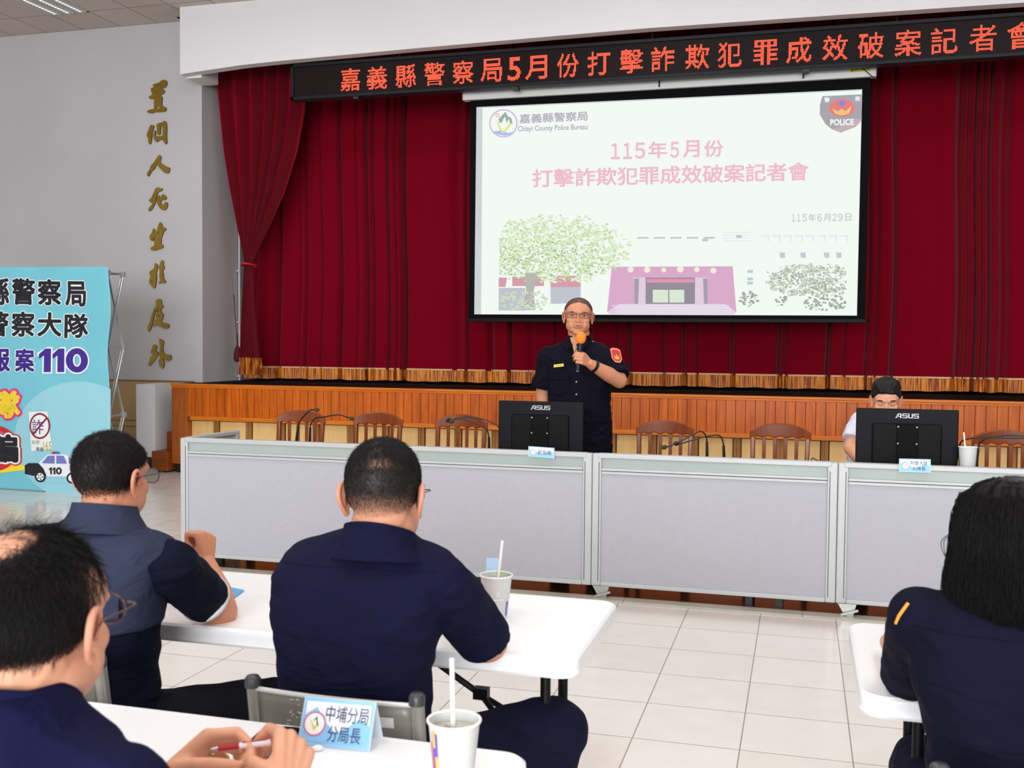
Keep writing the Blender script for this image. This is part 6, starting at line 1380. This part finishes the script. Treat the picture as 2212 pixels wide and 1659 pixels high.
# his ring, watch-less; pen held between the hands
p = atz(462, 1592, .845) if False else None
pa = atz(470, 1617, .835); pb = atz(584, 1603, .835); dd = (pb - pa).normalized()
fg = CH['man at the n'][0][3]; a_, b_ = fg[0], fg[1]; m_ = a_ + (b_ - a_) * .45; R_ = (b_ - a_).normalized().to_track_quat('Z', 'Y').to_matrix()
f = MB(); f.lathe([(.0100, -.003), (.0115, -.0025), (.0115, .0025), (.0100, .003)], m_, 20, R_); f.build('ring', mat('ring_gold', rgb(230, 214, 150), .2, metal=.9), root, smooth=50)
t = thing('pen', 'red and white pen held between both hands of the near man', 'pen', tuple((pa + pb) / 2))
f = MB(); f.tube([pa, pa + (pb - pa) * .4], .0048, 12); f.build('red_barrel', mat('pen_red', rgb(176, 24, 40), .3), t, smooth=40)
f = MB(); f.tube([pa + (pb - pa) * .4, pb], [.0052, .0052], 12); f.build('white_barrel', mat('pen_white', rgb(236, 226, 234), .3), t, smooth=40)
f = MB(); f.tube([pa - dd * .012, pa], [.0012, .0042], 12); f.build('tip', mat('pen_steel', rgb(190, 190, 192), .25, metal=.8), t, smooth=40)
f = MB(); f.obox(pa + (pb - pa) * .72 + Vector((0, -.002, .006)), dd, Vector((0, 1, 0)), Z_, .02, .0012, .0006); f.build('clip', mat('pen_red', None), t)

# ------------------------------------------------------------------ woman (right)
cx_ = A(2178, 1300, 2.15).x + .015; yb = 2.13
tors = [((cx_ + .01, yb + .04, .42), .18, .13), ((cx_ + .015, yb + .0, .60), .15, .115), ((cx_ + .01, yb - .01, .74), .155, .115), ((cx_, yb, .86), .178, .115), ((cx_, yb + .02, .945), .182, .1), ((cx_, yb + .03, .99), .16, .082), ((cx_, yb + .04, 1.02), .1, .065), ((cx_, yb + .05, 1.05), .058, .052)]
hc = A(2190, 1158, 2.17); SL = A(1990, 1338, 2.17); SR = Vector((cx_ + .17, 2.17, .945)); EL = A(1966, 1450, 2.38); ER = Vector((cx_ + .24, 2.36, .8)); WL = Vector((.22, 2.66, .775)); WR = Vector((.55, 2.66, .775))
root, T, V, F, L, dn = person('seated woman at the right seen from behind, shoulder-length black hair, navy shirt', hc, (math.radians(-4), 0, math.radians(-4)), 1.0, rgb(222, 164, 134), rgb(24, 20, 20), 'full',
    [[(SR, .046), (ER, .037), (WR, .024)], [(SL, .046), (EL, .037), (WL, .024)]],
    [dict(wrist=WR, d=(-.5, .8, -.02), s=(-.3, -.1, .8), left=False, curls=[(25, 30, 20)] * 4, sc=.88), dict(wrist=WL, d=(.5, .8, -.02), s=(.3, -.1, .8), left=True, curls=[(25, 30, 20)] * 4, sc=.88)],
    [[(Vector((cx_ + s * .08, yb + .02, .5)), .08), (Vector((cx_ + s * .1, yb + .45, .5)), .055), (Vector((cx_ + s * .1, yb + .43, .09)), .036)] for s in (-1, 1)], tors)
BLOND = mat('hair_woman', rgb(17, 14, 15), .7, spec=.18)
# hair volume
HRW = [(.112, .012, .018), (.107, .042, .05), (.095, .072, .082), (.07, .09, .1), (.035, .099, .11), (0, .103, .113), (-.04, .104, .112), (-.08, .106, .108), (-.12, .104, .098), (-.155, .094, .088), (-.18, .076, .07), (-.195, .05, .045)]
def hr_at(z):
    zs = [h[0] for h in HRW][::-1]; return np.interp(z, zs, [h[1] for h in HRW][::-1]), np.interp(z, zs, [h[2] for h in HRW][::-1])
def hair_pt(a, z, off=0.0):
    hw, hd = hr_at(z); hw += off; hd += off; sy = math.sin(a); yy = hd * sy * (1.0 if sy < 0 else (.95 if z > .03 else .35)) - .012 + .01 * (z < -.05)
    return T @ Vector((hw * math.cos(a) * 1.04 - .006 * max(0, -z) * 8 * (math.cos(a) < 0), yy, z))
mb = MB(); zl = [h[0] for h in HRW]; mb.loft([[hair_pt(2 * PI * k / 40, z) for k in range(40)] for z in zl])
Vh, Fh = remesh(mb, .005, 4); Nh, _ = vnormals(Vh, Fh); Ti = np.array(T.inverted()); Lh = Vh @ Ti[:3, :3].T + Ti[:3, 3]
az_ = np.arctan2(Lh[:, 1], Lh[:, 0]); dd_ = np.array([noise.noise(Vector((a * 7, z * 5, 1))) + .6 * noise.noise(Vector((a * 19, z * 7, 5))) for a, z in zip(az_, Lh[:, 2])])
Vh = Vh + Nh * (.006 * dd_)[:, None]; mesh_from('hair_volume', Vh, Fh, BLOND, root)
rs = random.Random(4); mbh = MB()
for i in range(3600):
    a = rs.uniform(-PI, PI) if rs.random() < .3 else rs.uniform(-PI + .2, .1) ; z0 = rs.choice([.111, .109, .107, .1, .08, .04]); z1 = rs.uniform(-.21, -.1); drift = rs.gauss(0, .16); off = rs.uniform(.001, .008); ph = rs.uniform(0, 6)
    pts = []
    for k in range(8):
        t = k / 7; z = z0 + (z1 - z0) * t; p = hair_pt(a + drift * t + .03 * math.sin(ph + 5 * t), max(z, -.19), off + .004 * math.sin(ph + 7 * t) + (0.004 if t > .8 else 0)); pts.append(p + (Z_ * (z + .19) if z < -.19 else Vector((0, 0, 0))))
    mbh.tube(pts, [.0006] * 7 + [.0002], 3, cap=False)
mbh.build('hair', BLOND, root, smooth=180, fixn=False)
f = MB()
for k, (o1, o2) in enumerate([(0, 0), (.004, -.01)]):
    P = [A(2066 + 3 * k, 1145, 2.15), A(2044 + 5 * k, 1158, 2.14), A(2033 + 6 * k, 1172, 2.14), A(2038 + 5 * k, 1195 + 8 * k, 2.14), A(2052, 1215, 2.14), A(2048, 1240, 2.14), A(2058, 1268, 2.14)]; f.tube(catm(P, 5), .0008, 5)
f.build('loose_strand', BLOND, root, smooth=180)
clothes(root, 'shirt', [ring(c, hw + .012, hd + .01) for c, hw, hd in tors], [([SR, ER], (.064, .058)), ([SL, SL + (EL - SL) * .5, EL + (EL - SL) * .1], (.064, .062, .06))], cloth_mat('navy_woman', rgb(13, 14, 33)), amp=.006, caps=[(EL, .055, EL + (WL - EL) * .15, .052)],
        balls=[(SR, .064), (SL, .064), ((SR + Vector((cx_, yb + .03, 1.0))) / 2, (.1, .07, .045)), ((SL + Vector((cx_, yb + .03, 1.0))) / 2, (.1, .07, .045))], seed=12, extra=lambda V: .6 + 1.0 * sst(-V[:, 2], -.85, -.6))
sh_ = bpy.data.objects[[o.name for o in kids(root) if o.name.startswith('shirt')][0]]
seam(root, sh_, [(cx_ - .19 + .38 * k / 30, 0, .962) for k in range(31)], (0, 1, 0), cloth_mat('seam_woman', rgb(12, 12, 30)))
co = Vector((cx_, yb + .05, 0)); band(root, 'collar', [(co + Z_ * 1.06, .06, .06, .1), (co + Z_ * 1.03, .07, .068, .1), (co + Z_ * 1.01, .09, .08, .1)], cloth_mat('navy_woman', None))
f = MB(); P = [A(1962, 1303, 2.13), A(1952, 1316, 2.125), A(1942, 1330, 2.125), A(1935, 1347, 2.13)]; f.tube(P, .0035, 8); f.build('shoulder_stripe', mat('stripe_orange', rgb(236, 150, 50), .6), root, smooth=60)
clothes(root, 'trousers', [ring((cx_ + .01, yb + .03, .42), .185, .14), ring((cx_ + .01, yb + .03, .58), .17, .125)], [], TRN, caps=[(Vector((cx_ + s * .08, yb + .02, .5)), .1, Vector((cx_ + s * .11, yb + .45, .5)), .078) for s in (-1, 1)] + [(Vector((cx_ + s * .11, yb + .45, .5)), .075, Vector((cx_ + s * .11, yb + .43, .12)), .055) for s in (-1, 1)], amp=.006, seed=6)
shoes(root, [(cx_ + .1, yb + .43, .08), (cx_ - .1, yb + .43, .08)])

# ------------------------------------------------------------------ standing speaker
ys = 6.72; hc = A(1249, 684, ys - .02); cx_ = A(1252, 850, ys).x
def zy(py): return A(1250, py, ys).z
tors = [((cx_ + .02, ys, zy(985)), .185, .125), ((cx_ + .02, ys, zy(940)), .19, .13), ((cx_ + .01, ys - .01, zy(900)), .19, .14), ((cx_, ys - .01, zy(860)), .195, .14), ((cx_, ys, zy(820)), .2, .13), ((cx_ + .005, ys, zy(785)), .21, .125), ((cx_ + .005, ys + .01, zy(762)), .2, .11), ((cx_, ys + .02, zy(748)), .16, .09), ((cx_, ys + .02, zy(738)), .11, .075), ((cx_ - .01, ys + .01, zy(728)), .068, .062)]
SRi = A(1186, 772, ys); SLe = A(1316, 776, ys); ERi = A(1172, 850, ys + .02); WRi = A(1178, 925, ys - .08); ELe = A(1338, 822, ys - .08); Mg = A(1252, 774, ys - .30); WLe = Mg + Vector((.058, .05, -.036))
hipz = zy(985)
root, T, V, F, L, dn = person('standing man in dark navy uniform shirt speaking into an orange microphone', hc, (0, math.radians(-2), math.radians(180 + 12)), 1.06, rgb(200, 138, 104), rgb(38, 36, 36), 'buzz',
    [[(SRi, .055), (ERi, .047), (ERi + (WRi - ERi) * .35, .045), (WRi, .03)], [(SLe, .055), (ELe, .052), (ELe + (WLe - ELe) * .4, .05), (WLe, .032)]],
    [dict(wrist=WRi, d=(.05, -.3, -.9), s=(.3, -.9, .2), left=False, curls=[(20, 25, 15)] * 4), dict(wrist=WLe, d=(-.42, -.8, .40), s=(.1, .35, .9), left=True, curls=[(48, 72, 45), (50, 75, 45), (52, 78, 48), (55, 80, 50)], thumb=[(.35, .65, .6), (.35, .35, .85), (.5, .2, .8)], sc=1.0)],
    [[(Vector((cx_ + s * .1, ys, hipz)), .095), (Vector((cx_ + s * .11, ys - .01, .5)), .06), (Vector((cx_ + s * .12, ys + .01, .09)), .042)] for s in (-1, 1)], tors, lambda L, d: d * .62, vox=.0035, hsc=400, wide=1.16)
strands(root, V, F, L, dn, 5000, lambda l: .006 + 0 * l[:, 0], comb((0, .2, .5)), mat('hair_grey', rgb(44, 42, 42), .6), rad=.0006, seed=5, segs=2, lift=.9)
UNI = cloth_mat('uniform_navy', rgb(12, 12, 26))
nsl = SRi + (ERi - SRi) * .84; nsl2 = SLe + (ELe - SLe) * .85
clothes(root, 'shirt', [ring(c, hw + .012, hd + .01) for c, hw, hd in tors[1:-1]], [([SRi, nsl], (.075, .086)), ([SLe, nsl2], (.078, .082))], UNI, amp=.006, balls=[(SRi, .076), (SLe, .08), ((SRi + Vector((cx_, ys + .02, zy(742)))) / 2, (.11, .08, .05)), ((SLe + Vector((cx_, ys + .02, zy(742)))) / 2, (.11, .08, .05)), (Vector((cx_ + .07, ys + .02, zy(752))), (.09, .07, .045)), (Vector((cx_ - .07, ys + .02, zy(752))), (.09, .07, .045))], seed=15)
co = NK['f'](zy(735)); co.z = 0; band(root, 'collar', [(co + Z_ * zy(723), .076, .074, -.15), (co + Z_ * zy(733), .084, .08, -.15), (co + Z_ * zy(741), .107, .094, -.15), (co + Z_ * zy(746), .122, .1, -.15)], UNI, open_=1.0, a0=PI / 2)
f = MB()
for s in (-1, 1): f.add([(cx_ - .012 + s * .05, ys - .075, zy(729)), (cx_ - .012 + s * .012, ys - .125, zy(745)), (cx_ - .012 + s * .045, ys - .14, zy(756)), (cx_ - .012 + s * .09, ys - .1, zy(742))], [(0, 1, 2, 3)])
o = f.build('collar_tip', UNI, root); md = o.modifiers.new('thick', 'SOLIDIFY'); md.thickness = .004
f = MB(); f.add([(cx_ - .05, ys - .09, zy(729)), (cx_ + .03, ys - .09, zy(729)), (cx_ - .01, ys - .132, zy(762))], [(0, 1, 2)]); f.build('neck_opening', mat('skin_v', rgb(190, 130, 98), .6), root)
legs = [(Vector((cx_ + s * .1, ys, hipz)), .11, Vector((cx_ + s * .12, ys - .01, .5)), .09) for s in (-1, 1)] + [(Vector((cx_ + s * .12, ys - .01, .5)), .085, Vector((cx_ + s * .125, ys + .01, .1)), .065) for s in (-1, 1)]
clothes(root, 'trousers', [ring((cx_ + .02, ys, hipz - .1), .19, .13), ring((cx_ + .02, ys, zy(955)), .2, .14), ring((cx_ + .02, ys, zy(905)), .195, .142)], [], UNI, amp=.005, caps=legs + [(Vector((cx_ + .2, ys, zy(960))), .03, Vector((cx_ + .19, ys, zy(985))), .04)], seed=21)
shoes(root, [(cx_ - .12, ys - .01, .08), (cx_ + .12, ys - .01, .08)], fwd=-1)
def front(px, py, y=None): return A(px, py, ys - .157 if y is None else y)
YEL = mat('badge_yellow', rgb(236, 220, 60), .5)
f = MB(); c = front(1207, 789.5); f.obox(c, Vector((1, 0, .12)).normalized(), Z_, Y_, .033, .009, .003); nb_ = f.build('name_badge', YEL, root)
f = MB(); f.obox(c + Vector((0, -.0035, 0)), Vector((1, 0, .12)).normalized(), Z_, Y_, .026, .0016, .0004); f.build('badge_line', mat('badge_ink', rgb(80, 70, 30), .6), nb_)
for px, py in ((1245, 825), (1245, 852)):
    f = MB(); f.ell(front(px, py, ys - .158), (.006, .004, .006), None, 12, 8); f.build('button', mat('button_grey', rgb(170, 170, 180), .3), root, smooth=60)
f = MB(); f.obox(front(1213, 838, ys - .152), X_, Z_, Y_, .055, .05, .004); pk = f.build('pocket', UNI, root, bevel=.003)
f = MB(); f.obox(front(1213, 815, ys - .155), X_, Z_, Y_, .057, .016, .004); f.build('pocket_flap', UNI, pk, bevel=.003)
# sleeve patch
c = A(1331, 768, ys - .09); n_ = Vector((.55, -.83, 0)).normalized(); u_ = Vector((.83, .55, -.1)).normalized(); v_ = (Z_ + X_ * -.22).normalized()
sh = [(-.032, .036), (-.015, .045), (.015, .045), (.032, .036), (.032, -.02), (.016, -.042), (-.016, -.042), (-.032, -.02)]
f = MB(); f.prism([[(a * 1.1, b * 1.1) for a, b in sh]], c, u_, v_, n_, .004); pt = f.build('sleeve_patch', mat('patch_orange', rgb(236, 140, 110), .6), root)
f = MB(); f.prism([[(a * .88, b * .88) for a, b in sh]], c + n_ * .004, u_, v_, n_, .001); f.build('patch_field', mat('patch_red', rgb(206, 50, 40), .6), pt)
f = MB(); f.prism([[(-.02, .0), (-.008, -.012), (0, .012), (.008, -.012), (.02, .0), (.012, -.024), (-.012, -.024)]], c + n_ * .005, u_, v_, n_, .001); f.build('patch_bird', mat('patch_gold', rgb(240, 190, 70), .5), pt)
f = MB(); f.prism([[(a, b) for a, b in circ(0, .018, .006, 10)]], c + n_ * .0055, u_, v_, n_, .001); f.build('patch_star', mat('patch_blue', rgb(90, 80, 180), .5), pt)
# watch
d_ = uvec(WLe, ELe); wc = WLe + d_ * .035; R_ = d_.to_track_quat('Z', 'Y').to_matrix()
f = MB(); f.lathe([(.037, -.011), (.041, -.008), (.041, .008), (.037, .011)], wc, 28, R_); f.build('watch_strap', mat('watch_black', rgb(16, 18, 20), .4), root, smooth=40)
f = MB(); f.obox(wc + Vector((-.02, -.036, .004)), d_, Vector((0, 0, 1)).cross(d_).normalized(), Vector((-.3, -.95, .1)).normalized(), .016, .018, .006); f.build('watch_face', mat('watch_glass', rgb(24, 34, 30), .15), root, bevel=.003)
# eyes, glasses
EW = mat('eye_white', rgb(214, 206, 200), .2); EI = mat('eye_iris', rgb(24, 18, 16), .15); LID = mat('eye_lid', rgb(150, 96, 74), .6)
def eyes(root, T, hs, closed=False, wide=1.0):
    T = T @ Matrix.Diagonal((wide, 1, 1, 1))
    for s in (-1, 1):
        if not closed:
            f = MB(); f.ell(T @ Vector((s * .032, .079, .005)), (.0125 * hs, .012 * hs, .004 * hs), T.to_3x3().normalized(), 16, 10); e_ = f.build('eye', EW, root, smooth=180)
            f = MB(); f.ell(T @ Vector((s * .032, .0885, .005)), (.0056 * hs, .004 * hs, .0038 * hs), T.to_3x3().normalized(), 14, 8); f.build('iris', EI, e_, smooth=180)
        f = MB(); f.tube(catm([T @ Vector((s * (.018), .082, .005 if not closed else .002)), T @ Vector((s * .026, .0895, .0105 if not closed else -.001)), T @ Vector((s * .037, .0895, .011 if not closed else -.0015)), T @ Vector((s * .046, .081, .006 if not closed else .002))], 5), .0016 * hs, 6); f.build('eyelid', LID if not closed else mat('lash_dark', rgb(50, 34, 30), .6), root, smooth=180)
eyes(root, T, 1.06, wide=1.16)
f = MB(); f.ell(T @ Vector((0, .1055, -.0585)), (.017 * 1.1, .004, .0022), T.to_3x3().normalized(), 16, 8); f.build('mouth', mat('mouth_dark', rgb(70, 30, 28), .5), root, smooth=180)
g_ = glasses(root, T, mat('glasses_brown', rgb(48, 30, 28), .3), 1.06, 1.16, rnd=3.2, lens_r=(.027, .0165), wire=.0013)
# microphone
mt, mbm = A(1255, 730, ys - .305), A(1248, 801, ys - .295); dm = (mt - mbm).normalized()
t = thing('microphone', 'handheld black microphone with orange foam cover in the hand of the standing man', 'microphone', tuple((mt + mbm) / 2))
f = MB(); f.tube([mbm, mbm + dm * .03, mbm + dm * .16, mt - dm * .02], [.0125, .0135, .0165, .02], 18); f.build('handle', mat('mic_body', rgb(20, 20, 24), .35), t, smooth=50)
f = MB(); R_ = dm.to_track_quat('Z', 'Y').to_matrix(); f.ell(mt, (.033, .033, .041), R_, 28, 18); f.build('foam_cover', mat('foam_orange', rgb(246, 136, 40), .95, bump=.3, bscale=600), t, smooth=180)
f = MB(); f.tube([mbm - dm * .006, mbm + dm * .0], [.011, .0125], 18); f.build('end_ring', mat('mic_grey', rgb(110, 110, 116), .4), t, smooth=50)

# ------------------------------------------------------------------ seated man in white (right)
ys = 6.78; hc = A(1914, 866, ys - .03); cx_ = A(1906, 900, ys).x
tors = [((cx_, ys + .02, .44), .18, .13), ((cx_, ys, .60), .175, .13), ((cx_, ys, .75), .185, .13), ((cx_, ys, .88), .2, .125), ((cx_, ys, .975), .205, .11), ((cx_, ys, 1.02), .18, .09), ((cx_, ys, 1.05), .12, .075), ((cx_, ys, 1.08), .07, .062)]
SRi = A(1858, 915, ys); SLe = A(1958, 918, ys); ERi = A(1838, 968, ys - .12); ELe = Vector((SLe.x + .03, ys - .12, .8)); WRi = Vector((cx_ - .1, ys - .34, .775)); WLe = Vector((cx_ + .1, ys - .34, .775))
root, T, V, F, L, dn = person('seated young man in a white shirt looking down behind the right-hand monitor', hc, (math.radians(-14), 0, math.radians(180 - 2)), 1.02, rgb(226, 166, 134), rgb(22, 20, 20), 'full',
    [[(SRi, .052), (ERi, .045), (WRi, .03)], [(SLe, .052), (ELe, .045), (WLe, .03)]],
    [dict(wrist=WRi, d=(.4, -.8, -.02), s=(.3, .1, .8), left=False, curls=[(25, 30, 20)] * 4), dict(wrist=WLe, d=(-.4, -.8, -.02), s=(-.3, .1, .8), left=True, curls=[(25, 30, 20)] * 4)],
    [[(Vector((cx_ + s * .09, ys + .0, .52)), .085), (Vector((cx_ + s * .13, ys - .42, .5)), .06), (Vector((cx_ + s * .13, ys - .40, .09)), .04)] for s in (-1, 1)], tors, lambda L, d: d, wide=1.08, brow=1.0)
hair_cap(root, V, F, L, dn, lambda l: .006 + .02 * sst(l[:, 2], .05, .1), HAIRM, thr=.5, amp=.006)
strands(root, V, F, L, dn, 13000, lambda l: .008 + .02 * sst(l[:, 2], .04, .09), lambda l, rs: np.tile(np.array([.6, .5, .1]), (len(l), 1)) + rs.normal(0, .2, (len(l), 3)), HAIRM, rad=.0006, seed=8, lift=.3)
eyes(root, T, 1.02, closed=True, wide=1.08)
WSH = cloth_mat('white_shirt', rgb(226, 226, 240)); es = SRi + (ERi - SRi) * .72; es2 = SLe + (ELe - SLe) * .72
clothes(root, 'shirt', [ring(c, hw + .012, hd + .01) for c, hw, hd in tors[:-1]], [([SRi, es], (.07, .074)), ([SLe, es2], (.07, .074))], WSH, amp=.006, balls=[(SRi, .072), (SLe, .072), ((SRi + Vector((cx_, ys, 1.04))) / 2, (.1, .07, .045)), ((SLe + Vector((cx_, ys, 1.04))) / 2, (.1, .07, .045))], seed=25)
clothes(root, 'trousers', [ring((cx_, ys, .46), .185, .14), ring((cx_, ys, .58), .18, .132)], [], TRB, caps=[(Vector((cx_ + s * .09, ys, .55)), .085, Vector((cx_ + s * .13, ys - .42, .53)), .078) for s in (-1, 1)] + [(Vector((cx_ + s * .13, ys - .42, .5)), .075, Vector((cx_ + s * .13, ys - .4, .12)), .055) for s in (-1, 1)], amp=.006, seed=6)
shoes(root, [(cx_ - .13, ys - .4, .08), (cx_ + .13, ys - .4, .08)], fwd=-1)
